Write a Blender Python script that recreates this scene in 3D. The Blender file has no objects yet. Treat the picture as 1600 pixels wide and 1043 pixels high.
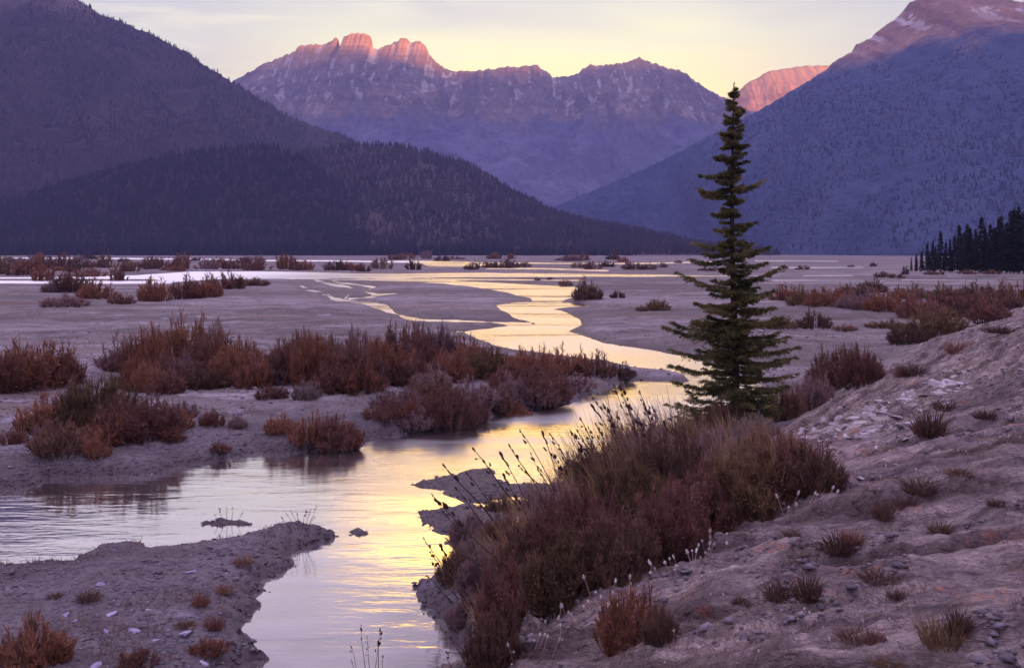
import bpy, math, random
import numpy as np
from mathutils import Vector, Matrix
R = math.radians
rng = np.random.default_rng(7)
random.seed(7)
S = bpy.context.scene
COL = S.collection

# ------------------------------------------------------------------ camera
F = 1716.0            # focal length in pixels of the 1600 px wide picture
HOR = 393.0           # row of the true horizon
EYE = 6.0             # eye height over the river
cam_d = bpy.data.cameras.new("camera")
cam = bpy.data.objects.new("camera", cam_d)
COL.objects.link(cam)
cam.location = (0, 0, EYE)
cam.rotation_euler = (R(90), 0, 0)
cam_d.sensor_width = 36.0
cam_d.lens = 36.0 * F / 1600.0
cam_d.shift_y = -(521.5 - HOR) / 1600.0
cam_d.clip_start = 0.1
cam_d.clip_end = 40000
S.camera = cam

# ------------------------------------------------------------------ sky, sun, exposure
SUN_AZ, SUN_EL = R(142), R(2.6)
W = bpy.data.worlds.new("World")
S.world = W
W.use_nodes = True


class NT:
    """Small helper to wire node trees."""
    def __init__(self, tree):
        self.t = tree

    def n(self, kind, **props):
        nd = self.t.nodes.new(kind)
        for k, v in props.items():
            setattr(nd, k, v)
        return nd

    def put(self, sock, v):
        if isinstance(v, bpy.types.NodeSocket):
            self.t.links.new(v, sock)
        elif v is not None:
            if hasattr(sock.default_value, "__len__") and not hasattr(v, "__len__"):
                v = (v, v, v)
            if hasattr(sock.default_value, "__len__") and len(sock.default_value) == 4 and len(v) == 3:
                v = (*v, 1)
            sock.default_value = v

    def math(self, op, a, b=None, c=None, clamp=False):
        nd = self.n("ShaderNodeMath", operation=op, use_clamp=clamp)
        for s, v in zip(nd.inputs, (a, b, c)):
            self.put(s, v)
        return nd.outputs[0]

    def mix(self, f, a, b, blend="MIX"):
        nd = self.n("ShaderNodeMix", data_type="RGBA", blend_type=blend)
        self.put(nd.inputs[0], f)
        self.put(nd.inputs[6], a)
        self.put(nd.inputs[7], b)
        return nd.outputs[2]

    def rng(self, v, a, b, c=0.0, d=1.0, smooth=True):
        nd = self.n("ShaderNodeMapRange", interpolation_type="SMOOTHSTEP" if smooth else "LINEAR")
        for s, x in zip(nd.inputs, (v, a, b, c, d)):
            self.put(s, x)
        return nd.outputs[0]

    def ramp(self, fac, stops):
        nd = self.n("ShaderNodeValToRGB")
        els = nd.color_ramp.elements
        while len(els) < len(stops):
            els.new(0.5)
        for e, (p, c) in zip(els, stops):
            e.position = p
            e.color = (*c, 1)
        self.put(nd.inputs[0], fac)
        return nd.outputs[0]

    def noise(self, vec, scale, detail=4, rough=0.55, dist=0.0, out=0):
        nd = self.n("ShaderNodeTexNoise")
        self.put(nd.inputs["Vector"], vec)
        nd.inputs["Scale"].default_value = scale
        nd.inputs["Detail"].default_value = detail
        nd.inputs["Roughness"].default_value = rough
        nd.inputs["Distortion"].default_value = dist
        return nd.outputs[out]

    def mapping(self, vec, scale=(1, 1, 1), rot=(0, 0, 0), loc=(0, 0, 0)):
        nd = self.n("ShaderNodeMapping")
        self.put(nd.inputs[0], vec)
        nd.inputs["Location"].default_value = loc
        nd.inputs["Rotation"].default_value = rot
        nd.inputs["Scale"].default_value = scale
        return nd.outputs[0]

    def bump(self, height, strength=0.5, dist=0.1, normal=None):
        nd = self.n("ShaderNodeBump")
        nd.inputs["Strength"].default_value = strength
        nd.inputs["Distance"].default_value = dist
        self.put(nd.inputs["Height"], height)
        if normal is not None:
            self.put(nd.inputs["Normal"], normal)
        return nd.outputs[0]


def build_world():
    t = W.node_tree
    t.nodes.clear()
    N = NT(t)
    d = N.n("ShaderNodeTexCoord").outputs["Generated"]
    sep = N.n("ShaderNodeSeparateXYZ")
    N.put(sep.inputs[0], d)
    x, y, z = sep.outputs
    az = N.math("ARCTAN2", x, y)                                   # 0 straight ahead, + to the right
    # long thin cloud streaks, almost level
    streak = N.noise(N.mapping(d, (2.2, 2.2, 26), (0, R(4), 0)), 1.6, 5, 0.6, 0.6)
    soft = N.noise(N.mapping(d, (1.4, 1.4, 6)), 1.7, 3, 0.5, 0.4)
    zz = N.math("ADD", z, N.math("MULTIPLY", N.math("SUBTRACT", streak, 0.5), 0.022))
    warm = N.ramp(zz, [(0.0, (2.9, 1.5, .34)), (0.13, (2.6, 1.95, .56)), (0.19, (1.85, 1.72, .90)),
                       (0.2265, (1.22, 1.17, .96)), (0.2345, (19.0, 11.4, .40)), (0.254, (15.0, 8.0, .35)), (0.270, (1.7, 1.15, .62)),  # unseen bright gold band, added above the view to gild the water
                       (0.33, (.78, .64, .84)), (0.42, (.68, .60, .84)), (0.66, (1.9, 1.6, 2.2)), (1.0, (1.9, 1.6, 2.2))])
    cold = N.ramp(zz, [(0.0, (1.30, 1.04, .76)), (0.14, (1.12, 1.07, .92)), (0.22, (.94, .92, .90)),
                       (0.27, (1.25, 1.08, 1.18)), (0.34, (1.15, .98, 1.15)), (0.42, (.74, .65, .88)), (0.66, (1.9, 1.6, 2.2)), (1.0, (1.9, 1.6, 2.2))])
    daz = N.math("ABSOLUTE", N.math("SUBTRACT", az, 0.03))
    wide = N.rng(daz, 0.06, 0.40, 1, 0)
    tight = N.rng(daz, 0.06, 0.22, 1, 0)
    hi = N.rng(z, .222, .233)
    lobe = N.math("ADD", N.math("MULTIPLY", wide, N.math("SUBTRACT", 1.0, hi)), N.math("MULTIPLY", tight, hi))
    base = N.mix(lobe, cold, warm)
    cl = N.math("MULTIPLY", N.rng(streak, 0.50, 0.68), N.rng(z, 0.16, 0.26, 0.75, 0.25))
    base = N.mix(N.math("MULTIPLY", cl, 0.8), base, (1.75, 1.62, 1.0))
    grey = N.math("MULTIPLY", N.rng(soft, 0.48, 0.66), N.math("MULTIPLY", N.rng(z, 0.17, 0.22), N.rng(z, .232, .226)))
    base = N.mix(N.math("MULTIPLY", grey, 0.6), base, (.92, .87, .88))
    # the sky behind the viewer is dimmer and bluer; under the horizon: dark earth
    back = N.rng(y, 0.1, -0.7)
    base = N.mix(N.math("MULTIPLY", back, 0.8), base, (1.15, .92, 1.38))
    base = N.mix(N.rng(z, 0.0, -0.03), base, (.05, .04, .05))
    b1 = N.n("ShaderNodeBackground")
    N.put(b1.inputs[0], base)
    b1.inputs[1].default_value = 0.28
    sky = N.n("ShaderNodeTexSky", sky_type="NISHITA")
    sky.sun_disc = False
    sky.sun_elevation = SUN_EL
    sky.sun_rotation = SUN_AZ
    b2 = N.n("ShaderNodeBackground")
    N.put(b2.inputs[0], sky.outputs[0])
    b2.inputs[1].default_value = 0.012
    add = N.n("ShaderNodeAddShader")
    t.links.new(b1.outputs[0], add.inputs[0])
    t.links.new(b2.outputs[0], add.inputs[1])
    out = N.n("ShaderNodeOutputWorld")
    t.links.new(add.outputs[0], out.inputs[0])
    W.cycles.sampling_method = "MANUAL"
    W.cycles.sample_map_resolution = 512


build_world()
sun_d = bpy.data.lights.new("sun", "SUN")
sun_d.energy = 5.0
sun_d.angle = R(0.9)
sun_d.color = (1.0, .43, .07)
sun = bpy.data.objects.new("sun", sun_d)
COL.objects.link(sun)
SUN_DIR = Vector((math.sin(SUN_AZ) * math.cos(SUN_EL), math.cos(SUN_AZ) * math.cos(SUN_EL), math.sin(SUN_EL)))
sun.rotation_euler = (-SUN_DIR).to_track_quat("-Z", "Y").to_euler()
sun.location = SUN_DIR * 50
S.view_settings.view_transform = "Standard"
S.view_settings.look = "None"
S.view_settings.exposure = 1.68
S.view_settings.gamma = 1.0
S.cycles.use_denoising = True
S.cycles.max_bounces = 6
S.cycles.diffuse_bounces = 2
S.cycles.glossy_bounces = 3
S.cycles.volume_bounces = 0
S.cycles.transparent_max_bounces = 16
S.cycles.sample_clamp_indirect = 4


# ------------------------------------------------------------------ helpers
def structure(o):
    o["kind"] = "structure"
    return o


def tag(o, label, cat, group=None):
    o["label"] = label
    o["category"] = cat
    if group:
        o["group"] = group
    return o


def mesh_np(name, V, Fc, smooth=False):
    """Mesh from numpy arrays; Fc is one (M,k) index array or a list of them."""
    if not isinstance(Fc, list):
        Fc = [Fc]
    V = np.asarray(V, dtype=np.float32).reshape(-1, 3)
    me = bpy.data.meshes.new(name)
    loops = np.concatenate([f.reshape(-1) for f in Fc]).astype(np.int32)
    tot = np.concatenate([np.full(len(f), f.shape[1]) for f in Fc]).astype(np.int32)
    start = np.concatenate([[0], np.cumsum(tot)[:-1]]).astype(np.int32)
    me.vertices.add(len(V))
    me.vertices.foreach_set("co", V.reshape(-1))
    me.loops.add(len(loops))
    me.loops.foreach_set("vertex_index", loops)
    me.polygons.add(len(tot))
    me.polygons.foreach_set("loop_start", start)
    me.polygons.foreach_set("loop_total", tot)
    if smooth:
        me.polygons.foreach_set("use_smooth", np.ones(len(tot), dtype=bool))
    me.update(calc_edges=True)
    me.validate()
    return me


def link(name, me, mat=None, parent=None):
    o = bpy.data.objects.new(name, me)
    if mat is not None and len(me.materials) == 0:
        me.materials.append(mat)
    COL.objects.link(o)
    if parent is not None:
        o.parent = parent
    return o


def empty(name, loc=(0, 0, 0)):
    o = bpy.data.objects.new(name, None)
    o.empty_display_size = 0.2
    o.location = loc
    COL.objects.link(o)
    return o


def grid_faces(nu, nv):
    i = np.arange(nu - 1)[:, None] * nv + np.arange(nv - 1)[None, :]
    i = i.reshape(-1)
    return np.stack([i, i + nv, i + nv + 1, i + 1], 1)


_P = np.random.default_rng(3).permutation(1024)
_A = np.random.default_rng(4).random(1024) * 2 * np.pi


def gnoise(x, y, seed=0):
    """Gradient noise, about -0.7 .. 0.7."""
    x = np.asarray(x, float) + seed * 17.31
    y = np.asarray(y, float) - seed * 9.77
    xi, yi = np.floor(x).astype(np.int64), np.floor(y).astype(np.int64)
    fx, fy = x - xi, y - yi
    u, v = fx * fx * fx * (fx * (fx * 6 - 15) + 10), fy * fy * fy * (fy * (fy * 6 - 15) + 10)

    def g(a, b):
        an = _A[_P[(_P[(xi + a) & 1023] + yi + b) & 1023]]
        return np.cos(an) * (fx - a) + np.sin(an) * (fy - b)
    return (g(0, 0) * (1 - u) + g(1, 0) * u) * (1 - v) + (g(0, 1) * (1 - u) + g(1, 1) * u) * v


def fbm(x, y, octv=4, seed=0, gain=0.5):
    s, a, f = 0, 1.0, 1.0
    for k in range(octv):
        s = s + a * gnoise(np.asarray(x) * f, np.asarray(y) * f, seed + k * 5)
        a *= gain
        f *= 2.03
    return s


def ridged(x, y, octv=4, seed=0, gain=0.5):
    s, a, f = 0, 1.0, 1.0
    for k in range(octv):
        s = s + a * (1 - 2.2 * np.abs(gnoise(np.asarray(x) * f, np.asarray(y) * f, seed + k * 7)))
        a *= gain
        f *= 2.07
    return s


def sstep(a, b, x):
    t = np.clip((np.asarray(x, float) - a) / (b - a), 0, 1)
    return t * t * (3 - 2 * t)


def flat(px, py, z=0.0):
    """Picture point -> point on the level z."""
    Y = (EYE - z) * F / (py - HOR)
    return ((px - 800) / F * Y, Y)


# ------------------------------------------------------------------ river plan (drawn on the water level)
W_NEAR = [(-900, 790), (-400, 785), (-60, 770), (0, 764), (45, 761), (73, 744), (157, 742), (245, 739), (276, 730), (325, 721),
          (350, 716), (381, 707), (437, 706), (500, 704), (550, 702), (567, 690), (601, 682), (645, 675), (675, 672),
          (716, 669), (743, 657), (773, 648), (804, 640), (837, 638), (878, 636), (905, 625), (935, 610), (972, 598),
          (1006, 594), (1040, 593), (1085, 597), (1120, 598), (1185, 612), (1180, 632), (1150, 650), (1100, 668), (1050, 684),
          (1000, 702), (930, 730), (880, 752), (850, 775), (832, 790), (790, 835), (740, 832), (700, 846), (716, 860), (718, 884),
          (690, 903), (653, 917), (684, 963), (716, 972), (735, 1005), (730, 1043), (760, 1130), (800, 1290), (260, 1290),
          (371, 1043), (378, 1035), (416, 1029), (402, 1021), (378, 1005), (385, 998), (367, 986), (381, 966), (406, 945),
          (378, 931), (408, 923), (399, 909), (420, 900), (448, 882), (437, 872), (448, 861), (486, 849), (524, 838),
          (486, 829), (448, 828), (420, 835), (385, 844), (360, 853), (301, 860), (290, 862), (241, 867), (227, 858),
          (168, 860), (136, 872), (112, 889), (52, 890), (38, 895), (0, 896), (-400, 930), (-900, 960)]
W_MID = [(1075, 592), (1040, 586), (1000, 580), (960, 572), (900, 564), (838, 556), (770, 545), (746, 532), (719, 518),
         (770, 511), (832, 506), (814, 500), (797, 491), (780, 485), (770, 477), (794, 474), (837, 470), (900, 474),
         (952, 479), (960, 481), (905, 482), (866, 483), (888, 490), (903, 500), (905, 508), (888, 518), (905, 523),
         (939, 532), (972, 541), (1006, 545), (1040, 549), (1075, 556), (1100, 566), (1150, 582), (1185, 600),
         (1185, 625), (1150, 640), (1100, 630), (1090, 602)]
W_BELT = [(-700, 432), (60, 433), (210, 430), (300, 424), (400, 424), (480, 425), (560, 427), (640, 427), (740, 426), (850, 427),
          (1000, 428.5), (1130, 430), (1250, 431), (1100, 432.5), (1000, 433), (900, 433), (800, 433.5), (700, 434),
          (600, 436), (520, 437), (440, 436), (330, 437), (270, 441), (245, 437), (60, 436), (-700, 436)]
W_LOW = [(520, 434), (618, 435.5), (702, 438), (770, 441), (800, 443), (860, 446), (905, 449), (903, 455), (905, 463),
         (880, 468), (862, 476), (830, 476), (825, 466), (804, 459), (770, 454), (736, 448), (702, 444), (618, 440), (520, 438)]
W_FARGOLD = [(600, 408), (650, 407), (740, 409), (800, 412), (770, 415), (720, 417), (670, 416), (655, 411)]
WATER_POLYS = [W_NEAR, W_MID, W_BELT, W_LOW, W_FARGOLD]


def stroke(pts, w):
    """A thin braid of the river: polygon w picture rows wide round a line."""
    L, Rr = [], []
    for i, p in enumerate(pts):
        a, b = pts[max(i - 1, 0)], pts[min(i + 1, len(pts) - 1)]
        dx, dy = b[0] - a[0], b[1] - a[1]
        l = math.hypot(dx, dy) or 1
        ww = (w if not hasattr(w, "__len__") else w[i]) * 0.5
        nx, ny = -dy / l * ww * 1.6, dx / l * ww
        L.append((p[0] + nx, p[1] + ny))
        Rr.append((p[0] - nx, p[1] - ny))
    return L + Rr[::-1]


WATER_POLYS += [
    stroke([(455, 434), (466, 444), (480, 452), (500, 457), (513, 461), (518, 466), (540, 471), (580, 475), (605, 482),
            (620, 491), (640, 499), (672, 503), (720, 504), (790, 506), (836, 506)], [3.5, 4, 4, 4, 5, 5, 6, 7, 10, 10, 9, 8, 8, 6, 5]),
    stroke([(490, 437), (520, 445), (545, 448), (556, 452), (546, 459), (540, 467)], 3.6),
    stroke([(542, 467), (570, 466), (590, 461), (628, 459)], 3.4),
    stroke([(520, 440), (560, 445), (586, 449), (568, 455), (592, 461)], 3.0),
    stroke([(-700, 441), (0, 441), (120, 441.5), (265, 441.5)], 5.5),
    stroke([(-300, 402), (0, 403), (150, 403.5), (260, 404.5), (360, 405.5)], 2.0),
    stroke([(345, 406), (420, 407), (520, 407.5), (640, 409.5)], 1.8),
    stroke([(640, 410), (820, 411), (960, 412), (1040, 411), (1130, 408)], 1.7),
    stroke([(760, 419.5), (860, 420), (950, 423)], 2.2),
    stroke([(600, 437), (700, 436.5), (800, 437.5), (915, 438.5)], 2.6),
    stroke([(1180, 407.5), (1240, 407.5), (1310, 408)], 1.8), stroke([(1205, 418), (1350, 418)], 2.0),
    stroke([(1255, 431), (1330, 431)], 2.0), stroke([(1210, 438.5), (1300, 439), (1385, 439)], 2.3),
    stroke([(1410, 437.5), (1500, 437.5), (1700, 437)], 2.5), stroke([(1480, 432), (1560, 432)], 1.8)]
LAND_POLYS = [
    [(648, 757), (690, 744), (740, 735), (766, 734), (768, 748), (790, 756), (864, 758), (900, 752), (900, 770), (850, 776), (786, 776), (750, 784), (711, 782), (690, 766)],
    [(660, 801), (700, 792), (730, 786), (760, 800), (800, 806), (800, 842), (725, 836), (679, 831), (672, 815)],
    [(545, 832), (560, 829), (572, 831), (566, 834)],
    [(320, 816), (345, 811), (380, 815), (388, 819), (350, 821), (325, 820)]]


def world_poly(p):
    return np.array([flat(a, b) for a, b in p])


def poly_sd(poly, X, Y):
    """Signed distance, + inside."""
    n = len(poly)
    best = np.full(X.shape, 1e18)
    ins = np.zeros(X.shape, bool)
    for i in range(n):
        ax, ay = poly[i]
        bx, by = poly[(i + 1) % n]
        ex, ey = bx - ax, by - ay
        wx, wy = X - ax, Y - ay
        t = np.clip((wx * ex + wy * ey) / (ex * ex + ey * ey + 1e-12), 0, 1)
        dx, dy = wx - ex * t, wy - ey * t
        best = np.minimum(best, dx * dx + dy * dy)
        c = (ay > Y) != (by > Y)
        ins ^= c & (X < ex * (Y - ay) / (by - ay + 1e-30) + ax)
    d = np.sqrt(best)
    return np.where(ins, d, -d)


WP = [world_poly(p) for p in WATER_POLYS]
LP = [world_poly(p) for p in LAND_POLYS]
WBOX = [(p.min(0), p.max(0)) for p in WP]
LBOX = [(p.min(0), p.max(0)) for p in LP]


def water_sd(X, Y):
    """+ in the water, - on land (metres)."""
    out = np.full(X.shape, -40.0)
    for p, (lo, hi) in zip(WP, WBOX):
        m = (X > lo[0] - 40) & (X < hi[0] + 40) & (Y > lo[1] - 40) & (Y < hi[1] + 40)
        if m.any():
            out[m] = np.maximum(out[m], poly_sd(p, X[m], Y[m]))
    for p, (lo, hi) in zip(LP, LBOX):
        m = (X > lo[0] - 5) & (X < hi[0] + 5) & (Y > lo[1] - 5) & (Y < hi[1] + 5)
        if m.any():
            out[m] = np.minimum(out[m], -poly_sd(p, X[m], Y[m]))
    return out


TOE = np.array([(-24, -30), (-9.3, 0), (-1.0, 16.5), (8.6, 35.5), (19.9, 57), (31, 77), (49, 106), (80, 150), (160, 250), (320, 420)], float)


def toe_s(X, Y):
    """Distance uphill from the foot of the right bank (+ on the bank)."""
    best = np.full(X.shape, 1e18)
    sg = np.ones(X.shape)
    for (ax, ay), (bx, by) in zip(TOE[:-1], TOE[1:]):
        ex, ey = bx - ax, by - ay
        wx, wy = X - ax, Y - ay
        t = np.clip((wx * ex + wy * ey) / (ex * ex + ey * ey), 0, 1)
        dx, dy = wx - ex * t, wy - ey * t
        d = dx * dx + dy * dy
        m = d < best
        best = np.where(m, d, best)
        sg = np.where(m, np.sign(wx * ey - wy * ex), sg)
    return np.sqrt(best) * np.where(sg == 0, 1, sg)


def terrain(X, Y, full=False):
    X = np.asarray(X, float)
    Y = np.asarray(Y, float)
    D = np.hypot(X, Y)
    sd = -water_sd(X, Y)                                           # + on land
    sc = np.clip(D / 40, 0.35, 8)
    sd = sd + fbm(X / (0.9 * sc), Y / (0.9 * sc), 3, 1) * 0.34 * np.minimum(sc, 3) + ridged(X / .34, Y / .34, 3, 6, .6) * .16 - .13
    low = np.zeros(X.shape)
    for p, (lo, hi) in zip(LP, LBOX):
        m = (X > lo[0] - 1) & (X < hi[0] + 1) & (Y > lo[1] - 1) & (Y < hi[1] + 1)
        if m.any():
            low[m] = np.maximum(low[m], sstep(-.5, .1, poly_sd(p, X[m], Y[m])))
    hl = (1 - .66 * low) * np.interp(D, [0, 30, 70, 200, 500, 1500, 4000], [.34, .36, .40, .26, .13, .06, .05])
    bw = np.interp(D, [0, 30, 120, 600, 3000], [.30, .34, .8, 4, 20])
    z = np.where(sd > 0, hl * (1 - np.exp(-np.maximum(sd, 0) / bw)), -0.35 * (1 - np.exp(np.minimum(sd, 0) / bw)))
    land = sstep(0.1, 4.0, sd / np.clip(D / 60, .5, 10))
    und = np.interp(D, [0, 60, 200, 600, 4000], [.16, .34, .22, .05, 0])
    z = z + land * und * (fbm(X / 7, Y / 7, 3, 11) + 0.25)
    z = z + land * np.interp(D, [0, 50, 140], [.060, .055, 0]) * (fbm(X / 0.55, Y / 0.55, 4, 21, .6) + .35 * ridged(X / 1.3, Y / 1.0, 3, 23))
    # bank on the right
    s = toe_s(X, Y) + fbm(X / 5, Y / 5, 3, 31) * 0.9
    k = np.interp(Y, [0, 20, 45, 110], [.50, .47, .36, .22])
    sp = np.log1p(np.exp(np.clip(s / 0.5, -40, 40))) * 0.5
    cap = 8.0
    rz = cap * (1 - np.exp(-k * sp / cap))
    m = sstep(0.2, 2.5, s)
    def ledges(deg):
        c, sn = math.cos(R(deg)), math.sin(R(deg))
        al, ac = X * c + Y * sn, -X * sn + Y * c                    # along / across the ledges
        ac2 = ac + 0.22 * fbm(al / 2.5, ac / 2.5, 2, 77)
        u = ac2 / 1.05 + .75 * fbm(al / 4.5, ac / 4.5, 2, 83)
        saw = u - np.floor(u)
        msk = sstep(-.18, .12, fbm(al / 2.6, ac / 1.3, 3, 87))
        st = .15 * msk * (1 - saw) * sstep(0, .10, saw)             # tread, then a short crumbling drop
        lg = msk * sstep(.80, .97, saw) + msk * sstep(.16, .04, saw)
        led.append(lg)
        return st + ridged(al / 3.0, ac2 / 0.80, 5, 41, 0.5) * 0.13 + fbm(al / 1.1, ac2 / 0.26, 4, 51, .55) * 0.075 + fbm(al / 6, ac / 3, 2, 61) * 0.22
    led = []
    f = sstep(13, 27, Y)
    terr = ledges(-36) * (1 - f) + ledges(50) * f
    terrain.ledge = np.clip(led[0] * (1 - f) + led[1] * f, 0, 1) * m
    z = z + rz * sstep(-0.2, .5, sd) + m * terr * np.interp(D, [0, 60, 140], [1, 1, .3])
    # far plain rolls up a touch under the wooded slopes
    z = z + sstep(1900, 3200, D) * 3.0
    terrain.low = low
    if full:
        return z, s, sd
    return z


def ground(px, py, lo=4.0, hi=2500.0, lift=0.0):
    """Picture point -> first point of the terrain seen there."""
    Y = np.geomspace(lo, hi, 900)
    X = (px - 800) / F * Y
    zr = EYE - (py - HOR) / F * Y
    zt = terrain(X, Y)
    zt = np.maximum(zt, -0.02)
    k = np.argmax(zr <= zt)
    if k == 0:
        k = len(Y) - 1
    a, b = zr[k - 1] - zt[k - 1], zt[k] - zr[k]
    t = a / (a + b + 1e-9)
    y = Y[k - 1] + (Y[k] - Y[k - 1]) * t
    x = (px - 800) / F * y
    return Vector((x, y, float(terrain(np.array([x]), np.array([y]))[0]) + lift))


# ------------------------------------------------------------------ materials
def new_mat(name):
    m = bpy.data.materials.new(name)
    m.use_nodes = True
    m.node_tree.nodes.clear()
    return m, NT(m.node_tree)


def finish(m, N, col, rough=0.9, normal=None, spec=0.2):
    b = N.n("ShaderNodeBsdfPrincipled")
    N.put(b.inputs["Base Color"], col)
    N.put(b.inputs["Roughness"], rough)
    b.inputs["Specular IOR Level"].default_value = spec
    if normal is not None:
        N.put(b.inputs["Normal"], normal)
    o = N.n("ShaderNodeOutputMaterial")
    m.node_tree.links.new(b.outputs[0], o.inputs[0])
    return m


def pos(N):
    return N.n("ShaderNodeNewGeometry").outputs["Position"]


def mat_ground():
    m, N = new_mat("ground")
    p = pos(N)
    bank = N.n("ShaderNodeAttribute", attribute_name="bank").outputs["Fac"]
    bar = N.n("ShaderNodeAttribute", attribute_name="shore").outputs["Fac"]
    big = N.noise(N.mapping(p, (.06, .06, .06)), 1.0, 4, 0.6)
    streaky = N.noise(N.mapping(p, (.05, .16, .1)), 1.0, 5, 0.65, 0.5)
    mid = N.noise(p, 0.9, 5, 0.65)
    fine = N.noise(p, 9, 5, 0.7)
    flats = N.ramp(N.math("ADD", N.math("MULTIPLY", streaky, .65), N.math("MULTIPLY", mid, .35)),
                   [(.36, (.070, .055, .064)), (.45, (.150, .122, .138)), (.54, (.205, .170, .195)), (.63, (.36, .315, .38))])
    band = N.noise(N.mapping(p, (.010, .045, .03)), 1.0, 5, .62, .8)
    flats = N.mix(N.math("MULTIPLY", N.rng(band, .51, .57), .75), flats, (.105, .085, .097))
    flats = N.mix(N.math("MULTIPLY", N.rng(band, .47, .40), .5), flats, (.28, .24, .29))
    mott = N.math("MULTIPLY", N.rng(N.noise(N.mapping(p, (.22, .40, .3)), 1.0, 6, .72, .6), .52, .60), .65)
    flats = N.mix(mott, flats, (.085, .062, .066))
    flats = N.mix(N.math("MULTIPLY", N.rng(big, .52, .68), .5), flats, (.17, .10, .085))
    flats = N.mix(N.math("MULTIPLY", N.rng(N.noise(p, .35, 3, .6, .5), .62, .72), .6), flats, (.36, .34, .50))
    # pebbles on the bars near the water
    v = N.n("ShaderNodeTexVoronoi", feature="F1")
    N.put(v.inputs["Vector"], p)
    v.inputs["Scale"].default_value = 7
    peb = N.math("MULTIPLY", N.rng(v.outputs["Distance"], .55, .15), 1)
    pcol = N.ramp(v.outputs["Color"], [(.0, (.07, .06, .09)), (.5, (.135, .115, .175)), (.85, (.20, .175, .27)), (1, (.34, .31, .46))])
    flats = N.mix(N.math("MULTIPLY", bar, .35), flats, (.085, .068, .098))
    flats = N.mix(N.math("MULTIPLY", bar, N.math("MULTIPLY", peb, .75)), flats, pcol)
    # the bank: bare pinkish soil in little terraces, darker lines along the ledges, small ochre patches
    py = N.n("ShaderNodeSeparateXYZ")
    N.put(py.inputs[0], p)
    q = N.mix(N.rng(py.outputs[1], 13, 27), N.mapping(p, (1, 1, 1.6), (0, 0, R(36))), N.mapping(p, (1, 1, 1.6), (0, 0, R(-50))))
    st = N.noise(N.mapping(q, (.34, 1.9, 1.0)), 1.0, 6, .66, .6)
    st2 = N.noise(N.mapping(q, (1.2, 7.0, 2.0)), 1.0, 5, .7, .4)
    mixv = N.math("ADD", N.math("MULTIPLY", st, .6), N.math("MULTIPLY", st2, .4))
    soil = N.ramp(mixv, [(.38, (.075, .050, .055)), (.455, (.205, .150, .158)), (.51, (.315, .240, .246)),
                         (.565, (.46, .355, .35)), (.63, (.60, .49, .48))])
    soil = N.mix(N.math("MULTIPLY", N.rng(big, .45, .62), .35), soil, (.20, .155, .20))
    och = N.math("MULTIPLY", N.rng(N.noise(N.mapping(q, (.8, 2.4, 1)), 1.0, 4, .6), .58, .66), N.rng(fine, .46, .56))
    soil = N.mix(N.math("MULTIPLY", och, .5), soil, (.55, .20, .10))
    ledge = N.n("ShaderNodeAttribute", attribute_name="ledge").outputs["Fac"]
    soil = N.mix(N.math("MULTIPLY", ledge, N.rng(st2, .35, .6, .35, .85)), soil, (.075, .045, .048))  # darker along the ledge lips and drops
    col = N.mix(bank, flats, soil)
    col = N.mix(N.math("MULTIPLY", N.rng(fine, .30, .62, .45, 0), 1), col, (.05, .035, .045))
    # damp margin: the bare earth is darker where it is wet
    wet = N.n("ShaderNodeAttribute", attribute_name="wet").outputs["Fac"]
    col = N.mix(N.math("MULTIPLY", wet, .65), col, (.06, .04, .05))
    iso = N.math("SUBTRACT", 1.0, N.math("MULTIPLY", bank, .6))
    h = N.math("MULTIPLY", iso, N.math("ADD", N.math("MULTIPLY", fine, .35), N.math("MULTIPLY", mid, .65)))
    h = N.math("ADD", h, N.math("MULTIPLY", N.math("MULTIPLY", bar, peb), .5))
    h = N.math("ADD", h, N.math("MULTIPLY", N.math("MULTIPLY", bank, st2), 2.2))
    return finish(m, N, col, N.math("SUBTRACT", .95, N.math("MULTIPLY", wet, .35)), N.bump(h, 1.0, .16), .25)


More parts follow.
